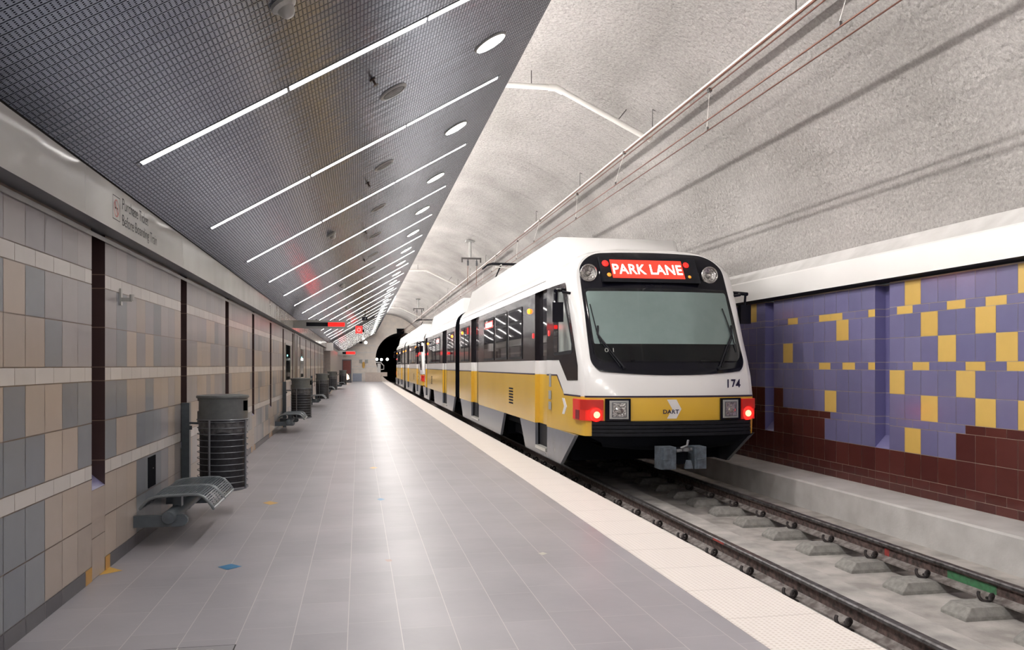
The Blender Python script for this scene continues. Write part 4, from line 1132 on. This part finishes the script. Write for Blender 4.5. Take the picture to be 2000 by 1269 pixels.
car = empty('light_rail_car', (XC, YA, 0))
halves = build_half()
def add_half(rot, lead):
    """all parts of one half of the articulated car; rot = 180 for the rear half"""
    mx = Matrix.Rotation(rot, 4, 'Z')
    def put(name, mb, mats, smooth=None, parent=None, bevel=0):
        if rot and parent is None:
            mb.v = [(-x, -y, z) for x, y, z in mb.v]
        elif rot:
            mb.v = [(-x, -y, z) for x, y, z in mb.v]
        return mb.build(name, mats, parent or car, smooth, bevel)
    for nm, (mb, mats, sm) in build_half().items(): put(nm, mb, mats, sm)
    # doors
    for s_ in (-1, 1):
        for di, (d0, d1) in enumerate(DOORS):
            mb = MB(); x = s_*1.245
            for (za, zb, mi) in ((.20, .555, 2), (.555, 1.36, 1), (1.36, 1.585, 0), (1.585, 2.70, 3)):
                mb.face([(x, ly(d0), za), (x, ly(d1), za), (x, ly(d1), zb), (x, ly(d0), zb)], mi)
            dr = put('door', mb, [MT['white'], MT['yellow'], MT['rubber'], MT['band']])
            mb = MB(); n_l = 1 if di == 0 else 2
            for q in range(n_l):
                a = d0+(d1-d0)*q/n_l+.07; b_ = d0+(d1-d0)*(q+1)/n_l-.07
                mb.box((min(x, x+s_*.004), ly(a), 1.66), (max(x, x+s_*.004), ly(b_), 2.58))
            put('door_glass', mb, MT['glass'], None, dr)
            mb = MB(); mb.box((min(x, x+s_*.085), ly(d0+.06), .15), (max(x, x+s_*.085), ly(d1-.06), .20)); put('step', mb, MT['silverframe'], None, dr)
            mb = MB()
            for q in range(1, n_l): mb.box((min(x, x+s_*.008), ly((d0+d1)/2-.012), .25), (max(x, x+s_*.008), ly((d0+d1)/2+.012), 2.68))
            mb.box((min(x, x+s_*.010), ly(d0+.0), .25), (max(x, x+s_*.010), ly(d0+.02), 2.68))
            put('door_seal', mb, MT['rubber'], None, dr)
        # windows
        for (a, b_, split) in ((14.39, 15.72, True), (15.92, 17.28, True), (17.50, 18.92, False), (21.6, 22.45, True), (22.55, 23.35, False)):
            mb = MB(); side_poly(mb, s_, [(a, 1.62), (b_, 1.62), (b_, 2.56), (a, 2.56)], .010)
            wn_ = put('window', mb, MT['rubber'])
            mb = MB()
            if split:
                side_poly(mb, s_, [(a+.045, 1.665), (b_-.045, 1.665), (b_-.045, 2.27), (a+.045, 2.27)], .013); side_poly(mb, s_, [(a+.045, 2.325), (b_-.045, 2.325), (b_-.045, 2.52), (a+.045, 2.52)], .013)
            else: side_poly(mb, s_, [(a+.045, 1.665), (b_-.045, 1.665), (b_-.045, 2.52), (a+.045, 2.52)], .013)
            put('pane', mb, MT['glass'], None, wn_)
        # lit route sign in the third window
        mb = MB(); side_poly(mb, s_, [(17.6, 2.33), (18.75, 2.33), (18.75, 2.49), (17.6, 2.49)], .015); side_s = put('side_route_sign', mb, MT['redlens'])
        mb = MB(); side_poly(mb, s_, [(17.72, 2.36), (18.62, 2.36), (18.62, 2.46), (17.72, 2.46)], .017); put('lit_text', mb, MT['white_em'], None, side_s)
        # cab side window
        mb = MB(); side_poly(mb, s_, [(12.2, 2.70), (11.50, 2.70), (11.46, 2.66), (11.06, 1.83), (10.90, 1.5), (10.90, 1.30), (11.38, 1.29), (11.79, 1.585), (12.2, 1.585)], .005)
        cw = put('cab_side_window', mb, MT['band'])
        mb = MB(); side_poly(mb, s_, [(12.06, 2.62), (11.55, 2.62), (11.13, 1.80), (11.12, 1.72), (11.18, 1.67), (12.00, 1.65), (12.06, 1.70)], .008); put('window_seal', mb, MT['rubber'], None, cw)
        mb = MB(); side_poly(mb, s_, [(11.78, 2.58), (11.60, 2.58), (11.17, 1.80), (11.18, 1.72), (11.78, 1.70)], .011); put('pane', mb, MT['cabglass'], None, cw)
        mb = MB(); side_poly(mb, s_, [(12.02, 2.58), (11.84, 2.58), (11.84, 1.70), (12.02, 1.70)], .011); put('sliding_pane', mb, MT['glass'], None, cw)
        # indicators
        for (Y, z, r, mt, nm) in ((13.75, 2.43, .045, 'amber', 'amber_indicator'), (22.95, 2.42, .045, 'amber', 'amber_indicator'), (13.46, 2.0, .026, 'sidered', 'door_button_light'), (12.33, 2.0, .026, 'sidered', 'door_button_light')):
            mb = MB(); h = .045 if mt == 'amber' else .015
            mb.lathe([(r, 0), (r*.9, s_*h*.6), (0, s_*h)], 14, 0, (s_*(wside(Y)+.004), ly(Y), z), 'x')
            if mt != 'amber': mb.v = [(x, y, z+(zz-z)*1.7) for x, y, zz in mb.v]
            put(nm, mb, MT[mt], 50)
        # control buttons, louvre, side logo, small number
        mb = MB()
        side_poly(mb, s_, [(12.2, 1.18), (12.3, 1.18), (12.3, 1.38), (12.2, 1.38)], .008); side_poly(mb, s_, [(12.18, .99), (12.32, .99), (12.32, 1.12), (12.18, 1.12)], .012); side_poly(mb, s_, [(12.18, .83), (12.32, .83), (12.32, .95), (12.18, .95)], .012)
        put('control_buttons', mb, MT['greytrim'])
        mb = MB()
        for q in range(6): side_poly(mb, s_, [(15.3, 1.05-q*.055), (15.72, 1.05-q*.055), (15.72, 1.07-q*.055+.008), (15.3, 1.07-q*.055+.008)], .004)
        put('louvre', mb, MT['under'])
        mb = MB()
        for q in (0,):
            z0 = .80; z1 = 1.03; Yc = 11.5; dirn = 1
            side_poly(mb, s_, [(Yc+.13, z0), (Yc+.02, z0), (Yc-.10, (z0+z1)/2), (Yc+.02, z1), (Yc+.13, z1), (Yc+.03, (z0+z1)/2)][::1], .004)
        put('side_logo', mb, MT['logo'])
        # skirts
        sk = MB(); xo = 1.315; th = .05
        def skp(poly):
            sk.prism([(ly(y), z) for y, z in poly], s_*th, 'x', s_*(xo-th))
        D0 = DOORS[0]; D1 = DOORS[1]
        skp([(10.78, .555), (D0[0], .555), (D0[0], .07), (11.60, .07)])
        skp([(D0[0], .15), (D0[1], .15), (D0[1], .07), (D0[0], .07)])
        skp([(D0[1], .555), (14.65, .555), (14.15, .07), (D0[1], .07)])
        skp([(16.3, .555), (D1[0], .555), (D1[0], .07), (16.75, .07)])
        skp([(D1[0], .15), (D1[1], .15), (D1[1], .07), (D1[0], .07)])
        skp([(D1[1], .555), (23.55, .555), (22.95, .07), (D1[1], .07)])
        put('skirt', sk, MT['skirt'])
        # mirror
        mb = MB(); X = s_*1.24
        mb.tube([(X, ly(11.55), 2.60), (X+s_*.16, ly(11.42), 2.58), (X+s_*.22, ly(11.30), 2.56)], .028, 8); mb.tube([(X, ly(11.30), 2.53), (X+s_*.12, ly(11.32), 2.55)], .02, 8); mb.tube([(X+s_*.20, ly(11.32), 2.56), (X+s_*.20, ly(11.34), 2.40)], .018, 8)
        mr_ = put('mirror_arm', mb, MT['blackpaint'])
        mb = MB(); xa, xb = sorted((X+s_*.11, X+s_*.27)); mb.box((xa, ly(11.28), 2.12), (xb, ly(11.38), 2.40)); put('mirror', mb, MT['blackpaint'], None, mr_, .02)
    # core so that nothing shows through
    mb = MB(); mb.box((-1.19, ly(11.9), .4), (1.19, ly(Yart), 2.72)); put('interior', mb, MT['under'])
    # ---- front: black mask
    mask_wf = rrect(1.40, 3.17, 1.115, .20, .36, .012)
    def bot(x, z):   # lower edge sags toward the middle
        k = max(0, 1-(z-1.40)/.45); return z-.07*k*(1-(x/1.12)**2)+.02*k-(0 if z < 2.9 else .055*((z-2.9)/.27)*(abs(x)/1.1)**2)
    mb = MB(); zsteps(mb, 1.42, 3.17, .012, mask_wf, 0, 32, 46, bot); mk = put('front_mask', mb, MT['blackpaint'], 40)
    mb = MB(); zsteps(mb, 1.80, 2.555, .020, rrect(1.80, 2.555, 1.035, .02, .03, -.02), 0, 20, 16); put('sun_blind', mb, MT['blind'], 40, mk)
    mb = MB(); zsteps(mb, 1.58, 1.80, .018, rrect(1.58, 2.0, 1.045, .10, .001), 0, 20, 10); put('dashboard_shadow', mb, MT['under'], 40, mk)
    mb = MB(); zsteps(mb, 1.56, 2.60, .030, rrect(1.56, 2.60, 1.06, .12, .05, -.01), 0, 24, 24); put('windshield', mb, MT['clearglass'], 40, mk)
    if not rot:
        o = text_obj('run_number', '0 1', .125, .06, MT['greytrim'], 0, mk); y_ = F(-.9, 1.72); o.location = (-.93, ly(F(-.88, 1.68))-.06, 1.685); o.rotation_euler = (R(90-24), 0, R(-8))
    # sign box
    zc = 2.885; tilt = 0
    ysg = ly(F(0, zc))-.035; sls = (F(0, zc+.15)-F(0, zc-.15))/.3; alp = math.atan(sls)
    def shear(mb): mb.v = [(x, y+(z-zc)*sls, z) for x, y, z in mb.v]
    mb = MB(); mb.box((-.80, ysg, zc-.195), (.66, ysg+.16, zc+.185)); shear(mb); sb = put('sign_box', mb, MT['rubber'], None, None, .02)
    mb = MB(); mb.box((-.650, ysg-.006, zc-.135), (.435, ysg, zc+.145)); shear(mb); rs = put('route_sign', mb, MT['signred'], None, sb)
    if not rot:
        o = text_obj('sign_lettering', 'PARK LANE', 1.045, .18, MT['letters'], .013, rs); o.location = (-.630, ysg-.011-.072*sls, zc-.072); o.rotation_euler = (R(90)-alp, 0, 0)
    else:
        o = text_obj('sign_lettering', 'PARK LANE', 1.045, .18, MT['letters'], .013, rs); o.location = (.630, -(ysg-.011-.072*sls), zc-.072); o.rotation_euler = (R(90)-alp, 0, R(180))
    for (x, z, r, mt, nm) in ((-.725, zc+.085, .045, 'redlamp', 'marker_lamp'), (.50, zc+.085, .04, 'redlamp', 'marker_lamp'), (-.70, zc-.09, .03, 'ambdim', 'marker_lamp'), (.51, zc-.10, .022, 'ambdim', 'marker_lamp')):
        mb = MB(); mb.lathe([(r, .01), (r, -.01), (r*.6, -.022), (0, -.026)], 16, 0, (x, ysg-.004, z), 'y'); shear(mb); put(nm, mb, MT[mt], 50, sb)
    # upper headlights
    for s_ in (-1, 1):
        x = s_*.91-.075; z = 2.82; y_ = ly(F(x, z))-.035
        mb = MB(); mb.lathe([(.118, .03), (.128, -.035), (.118, -.045), (.104, -.04), (.098, .01)], 28, 0, (x, y_-.005, z), 'y'); hb = put('upper_headlight', mb, MT['chrome'], 40)
        mb = MB(); mb.lathe([(.100, -.028), (.06, -.012), (0, .012)], 24, 0, (x, y_-.005, z), 'y'); put('reflector', mb, MT['lens'], 40, hb)
        mb = MB(); mb.lathe([(.028, -.03), (.02, -.036), (0, -.038)], 14, 0, (x, y_-.002, z), 'y'); put('bulb', mb, MT['chrome'], 40, hb)
        mb = MB(); a0 = -s_
        mb.tube([(x+a0*(.165), y_-.004, z+.03), (x+a0*.175, y_-.012, z-.06), (x+a0*.14, y_-.012, z-.115), (x+a0*.06, y_-.012, z-.155)], .008, 6); put('lamp_pod_edge', mb, MT['chrome'], 40, hb)
    # lower lamp clusters
    for s_ in (-1, 1):
        mb = MB(); xs = (s_*.64, s_*.97); a, b_ = min(xs), max(xs)
        front_patch(mb, a, b_, .765, 1.06, .03, 6, 4); lc = put('headlight_cluster', mb, MT['blackpaint'])
        c = (a+b_)/2-s_*.01
        mb = MB(); front_patch(mb, c-.122, c+.122, .79, 1.035, .045, 6, 3); put('headlight_frame', mb, MT['greytrim'], None, lc)
        mb = MB(); front_patch(mb, c-.096, c+.096, .812, 1.012, .049, 4, 3); put('headlight_rim', mb, MT['soffit'], None, lc)
        mb = MB(); front_patch(mb, c-.086, c+.086, .822, 1.002, .053, 6, 3); put('headlight_lens', mb, MT['lens'], None, lc)
        mb = MB(); mb.lathe([(.062, 0), (.05, -.012), (0, -.018)], 20, 0, (c, ly(F(c, .9))-.054, .905), 'y'); mb.v = [(x, y, .905+(z-.905)*.75) for x, y, z in mb.v]; put('headlight_bulb', mb, MT['chrome'], 40, lc)
        # wrap-around tail lamp: front part then side part
        def wp(t_):   # t_ 0..1 front then round the corner
            pts = [(s_*.985, F(.985, .9)), (s_*WC, F(WC, .9)), (s_*(WC+.06), yf(.9)+.035), (s_*(wside(10.8)), yf(.9)+.11), (s_*wside(11.1), 11.02)]
            L = [0]
            for p, q in zip(pts, pts[1:]): L.append(L[-1]+math.dist(p, q))
            d = t_*L[-1]
            for i in range(len(pts)-1):
                if d <= L[i+1] or i == len(pts)-2:
                    k = (d-L[i])/(L[i+1]-L[i]); p, q = pts[i], pts[i+1]
                    nx_, ny_ = (q[1]-p[1]), -(q[0]-p[0]); l = math.hypot(nx_, ny_); nx_, ny_ = nx_/l, ny_/l
                    if ny_ > 0.3 or nx_*s_ < -.3: nx_, ny_ = -nx_, -ny_
                    return (p[0]+(q[0]-p[0])*k, p[1]+(q[1]-p[1])*k, nx_, ny_)
        def wpatch(t0, t1, z0, z1, off):
            mb = MB(); rows = []; n = 8
            for z in (z0, z1):
                r_ = []
                for i in range(n+1):
                    x, Y, nx_, ny_ = wp(t0+(t1-t0)*i/n); r_.append((x+nx_*off, ly(Y)+ny_*off, z))
                rows.append(r_)
            mb.grid(rows)
            per = rows[0]+rows[1][::-1]; bk = []
            for z, rg in ((z0, range(n+1)), (z1, range(n, -1, -1))):
                for i in rg:
                    x, Y, nx_, ny_ = wp(t0+(t1-t0)*i/n); bk.append((x, ly(Y), z))
            mb.grid([per, bk], 0, closed=True)
            return mb
        tl = put('tail_lamp', wpatch(0, 1, .765, 1.045, .030), MT['redlens'], 30)
        put('lamp_segment', wpatch(.55, .80, .775, .90, .034), MT['dredlens'], 30, tl)
        put('lamp_segment', wpatch(.0, .50, .91, 1.04, .034), MT['dredlens2'], 30, tl)
        x = s_*1.085; z = .845
        mb = MB(); mb.lathe([(.092, 0), (.085, -.018), (.045, -.030)], 24, 0, (x, ly(F(x, z))-.030, z), 'y'); st = put('stop_lamp', mb, MT['redlamp'], 50, tl)
        mb = MB(); mb.lathe([(.045, -.029), (.02, -.034), (0, -.035)], 16, 0, (x, ly(F(x, z))-.031, z), 'y'); put('lit_core', mb, MT['redcore'], 50, tl)
    # bumper
    mb = MB(); n = 18
    for q in range(4):
        z0 = .560+q*.05; z1 = z0+.040
        rows = []
        for (z, o_) in ((z0-.008, .0), (z0, .052), (z1, .052), (z1+.008, .0)):
            rows.append([(-1.135+2.27*j/n, ly(F(-1.135+2.27*j/n, .66))-o_, z) for j in range(n+1)])
        mb.grid(rows)
    rows = [[(-1.135+2.27*j/n, ly(F(-1.135+2.27*j/n, .66))-.02, z) for j in range(n+1)] for z in (.552, .762)]; mb.grid(rows)
    put('bumper', mb, MT['rubber'])
    mb = MB(); rows = []
    for z, o_, w in ((.56, -.02, 1.20), (.47, .05, 1.0), (.40, .16, .95), (.40, 1.0, .95)):
        rows.append([(-w+2*w*j/n, ly(F(-w+2*w*j/n, .66))+o_, z-.05*(1-((j/n*2-1))**2)*(1 if z < .5 else 0)) for j in range(n+1)])
    mb.grid(rows); put('underframe_valance', mb, MT['under'], 40)
    mb = MB(); mb.box((-1.15, ly(11.6), .12), (1.15, ly(14.3), .53)); mb.box((-1.15, ly(16.7), .10), (1.15, ly(22.9), .53)); put('underframe', mb, MT['under'])
    # coupler
    mb = MB(); y_ = ly(10.14)
    mb.box((-.085, y_+.10, .20), (.085, y_+.8, .40)); cp = put('coupler', mb, MT['under'])
    for (x0, x1) in ((-.335, -.12), (.135, .30)):
        mb = MB(); mb.box((x0, y_, .145), (x1, y_+.22, .435)); mb.box((x0+.03, y_-.025, .16), (x1-.09, y_, .42)); mb.box((x0+.02, y_-.045, .27), (x0+.12, y_-.01, .285)); put('coupler_box', mb, MT['coupler'], None, cp, .008)
    mb = MB(); mb.lathe([(.03, 0), (.055, .01), (.055, .05), (.03, .06)], 14, 0, (.03, y_+.04, .37)); mb.tube([(-.05, y_+.02, .42), (.03, y_, .45), (.06, y_+.03, .52)], .016, 8); mb.tube([(-.10, y_+.05, .38), (.12, y_+.05, .40)], .022, 8); put('coupler_lock', mb, MT['ringsteel'], 40, cp)
    mb = MB(); mb.prism([(.0, .15), (.11, .15), (.08, .26), (.03, .26)], .06, 'y', y_-.02); put('coupler_horn', mb, MT['coupler'], None, cp)
    # wipers
    for s_ in (-1, 1):
        piv = (s_*.70, 1.47); mid = (s_*.985, 1.93); top = (s_*1.025, 2.36 if s_ < 0 else 2.33); low = (s_*.955, 1.80)
        if s_ > 0: piv = (.66, 1.47); mid = (.99, 1.95); top = (.93, 2.32); low = (1.01, 1.70)
        def fp(p, o_=.045): return (p[0], ly(F(p[0], p[1]))-o_, p[1])
        mb = MB(); mb.tube([fp(piv), fp(((piv[0]+mid[0])/2, (piv[1]+mid[1])/2)), fp(mid, .06)], .012, 6); mb.tube([fp((piv[0]+s_*.05, piv[1]+.02)), fp((mid[0], mid[1]-.04), .055)], .007, 6); mb.lathe([(.02, 0), (.02, -.03), (0, -.035)], 10, 0, fp(piv, .02), 'y')
        wa = put('wiper_arm', mb, MT['rubber'], 40)
        mb = MB(); mb.tube([fp(top, .04), fp(mid, .05), fp(low, .04)], .009, 6); mb.tube([fp(mid, .05), fp((mid[0]+.02, mid[1]+.12), .052)], .014, 6); put('wiper_blade', mb, MT['rubber'], 40, wa)
    # number and logo
    def lab(name, s, w, h, mt, x, z, bold, par=None):
        o = text_obj(name, s, w, h, mt, bold, par or car)
        y_ = ly(F(x+w/2, z+h/2))-.006
        sl = (F(x+w, z)-F(x, z))/w
        if rot: o.location = (-x, -y_, z); o.rotation_euler = (R(90), 0, R(180)+math.atan(sl))
        else: o.location = (x, y_+(-sl*w/2), z); o.rotation_euler = (R(90), 0, math.atan(sl))
        # lean with the panel
        return o
    lab('fleet_number', '174', .225, .140, MT['navy'], .775, 1.175, .02)
    mb = MB(); z0, z1 = .79, 1.045; x0 = -.135
    for poly in ([(x0, z0), (x0+.135, z0), (x0+.205, (z0+z1)/2), (x0+.075, (z0+z1)/2)], [(x0+.075, (z0+z1)/2), (x0+.205, (z0+z1)/2), (x0+.135, z1), (x0, z1)]):
        mb.face([(x, ly(F(x, z))-.004, z) for x, z in poly])
    lg = put('front_logo', mb, MT['logo'])
    lab('logo_lettering', 'DART', .225, .055, MT['navy'], x0-.055, .855, .03, None)
    # roof equipment shroud
    mb = MB()
    def sec(Y, w0, z0, w1, z1): return [(-w0, ly(Y), z0), (-w1, ly(Y), z1-.03), (-w1+.05, ly(Y), z1), (w1-.05, ly(Y), z1), (w1, ly(Y), z1-.03), (w0, ly(Y), z0)]
    mb.grid([sec(12.15, .88, 2.98, .72, 3.13), sec(13.0, 1.19, 2.98, 1.02, 3.60), sec(13.15, 1.20, 2.98, 1.03, 3.62), sec(23.1, 1.20, 2.98, 1.03, 3.62), sec(23.62, 1.18, 2.9, 1.05, 3.05)], 0)
    put('roof_shroud', mb, MT['white'], 30)
    mb = MB()
    for s_ in (-1, 1):
        mb.tube([(s_*1.30, ly(12.6), 2.84), (s_*1.30, ly(23.4), 2.84)], .006, 6)
    put('roof_gutter', mb, MT['white'])
    # bogie
    for Yb in (15.45,):
        mb = MB(); mb.box((-1.05, ly(Yb-1.0), .16), (-.85, ly(Yb+1.0), .34)); mb.box((.85, ly(Yb-1.0), .16), (1.05, ly(Yb+1.0), .34)); mb.box((-1.0, ly(Yb-.2), .18), (1.0, ly(Yb+.2), .42)); bg = put('bogie', mb, MT['under'])
        for yy in (-.85, .85):
            for xx in (-.745, .745):
                mb = MB(); mb.lathe([(0, -.06), (.30, -.06), (.33, -.05), (.33, .06), (0, .06)], 28, 0, (xx, ly(Yb+yy), RT+.331), 'x'); put('wheel', mb, MT['clip'], 40, bg)
    return

m, nt, b = mat_base('clear_glass')
tr = nt.nodes.new('ShaderNodeBsdfTransparent'); tr.inputs[0].default_value = (.93, .97, .96, 1); gl = nt.nodes.new('ShaderNodeBsdfGlossy'); gl.inputs['Roughness'].default_value = .04
fr = nt.nodes.new('ShaderNodeFresnel'); fr.inputs[0].default_value = 1.45; mx = nt.nodes.new('ShaderNodeMixShader')
nt.links.new(fr.outputs[0], mx.inputs[0]); nt.links.new(tr.outputs[0], mx.inputs[1]); nt.links.new(gl.outputs[0], mx.inputs[2])
nt.links.new(mx.outputs[0], [n for n in nt.nodes if n.type == 'OUTPUT_MATERIAL'][0].inputs[0]); nt.nodes.remove(b)
MT['clearglass'] = m
# cab side glass: pale cab furnishings seen through the pane
m, nt, b = mat_base('cab_glass')
vec, xyz = coords(nt)
bx_ = noise_mix(nt, b, (.20, .22, .215), (.38, .42, .40), 2.2, 1, .42, .58)
nt.links.new(bx_, b.inputs['Base Color']); b.inputs['Roughness'].default_value = .08; b.inputs['Specular IOR Level'].default_value = .8
MT['cabglass'] = m
MT['dredlens2'] = emis('mid_red_lens', (.33, .015, .010), .2)
add_half(0, True)
add_half(math.pi, False)
# articulation, centre bogie, pantograph
mb = MB()
for q in range(13):
    y_ = -.50+q*.0833; w = 1.20 if q % 2 else 1.15
    if q == 0: rows = []
    zt = 3.02 if q % 2 else 2.97
    rows.append([(-w, y_, .55), (-w, y_, zt-.3), (-w+.25, y_, zt), (w-.25, y_, zt), (w, y_, zt-.3), (w, y_, .55)])
mb.grid(rows); mb.build('articulation_bellows', MT['rubber'], car)
mb = MB(); mb.box((-1.05, -1.0, .16), (-.85, 1.0, .34)); mb.box((.85, -1.0, .16), (1.05, 1.0, .34)); mb.box((-1.0, -.25, .18), (1.0, .25, .5)); bg = mb.build('bogie', MT['under'], car)
for yy in (-.85, .85):
    for xx in (-.745, .745):
        mb = MB(); mb.lathe([(0, -.06), (.30, -.06), (.33, -.05), (.33, .06), (0, .06)], 28, 0, (xx, yy, RT+.331), 'x'); mb.build('wheel', MT['clip'], bg, 40)
mb = MB(); yp = ly(22.6)
mb.tube([(-.55, yp-.9, 3.62), (-.40, yp+.4, 3.95)], .025, 8); mb.tube([(.55, yp-.9, 3.62), (.40, yp+.4, 3.95)], .025, 8)
mb.tube([(-.40, yp+.4, 3.95), (-.30, yp, 4.30)], .02, 8); mb.tube([(.40, yp+.4, 3.95), (.30, yp, 4.30)], .02, 8); mb.tube([(-.4, yp+.4, 3.95), (.4, yp+.4, 3.95)], .02, 8)
pg = mb.build('pantograph', MT['blackpaint'], car, 40)
for dy in (-.12, .12):
    mb = MB(); mb.tube([(-.80, yp+dy, 4.20), (-.68, yp+dy, 4.31), (-.55, yp+dy, 4.345), (.55, yp+dy, 4.345), (.68, yp+dy, 4.31), (.80, yp+dy, 4.20)], .022, 8); mb.build('contact_strip', MT['blackpaint'], pg, 40)
mb = MB(); mb.tube([(-.3, yp-.12, 4.31), (-.3, yp+.12, 4.31)], .015, 6); mb.tube([(.3, yp-.12, 4.31), (.3, yp+.12, 4.31)], .015, 6); mb.tube([(-.45, yp, 4.26), (.35, yp, 4.22)], .015, 6); mb.build('head_frame', MT['pipe'], pg, 40)
tag(car, 'leading white and yellow rail car at the platform, PARK LANE lit on its front', 'train car')
car2 = copy_tree(car); car2.location = (XC, YA+28.4, 0)
tag(car2, 'second white and yellow light rail car coupled behind the leading one', 'train car')

# ------------------------------------------------------------------ world, camera, view
w = bpy.data.worlds.new('world'); scn.world = w; w.use_nodes = True
w.node_tree.nodes['Background'].inputs[0].default_value = (.5, .5, .55, 1); w.node_tree.nodes['Background'].inputs[1].default_value = .05
cam = bpy.data.cameras.new('camera'); co = bpy.data.objects.new('camera', cam); col.objects.link(co)
cam.sensor_width = 36; cam.lens = 36*1600/2000; cam.shift_y = 79.5/2000; cam.clip_end = 400; cam.clip_start = .05
co.location = (0, 0, 1.5); th = math.atan2(299, 1600); co.rotation_euler = (R(90), 0, -th)
scn.camera = co
scn.view_settings.view_transform = 'Standard'; scn.view_settings.look = 'None'; scn.view_settings.exposure = 1.0; scn.view_settings.gamma = 1.0
scn.cycles.max_bounces = 8; scn.cycles.diffuse_bounces = 4; scn.cycles.glossy_bounces = 4; scn.cycles.transparent_max_bounces = 8
scn.cycles.sample_clamp_indirect = 6; scn.cycles.use_denoising = True; scn.cycles.caustics_reflective = False; scn.cycles.caustics_refractive = False
scn.cycles.use_light_tree = True
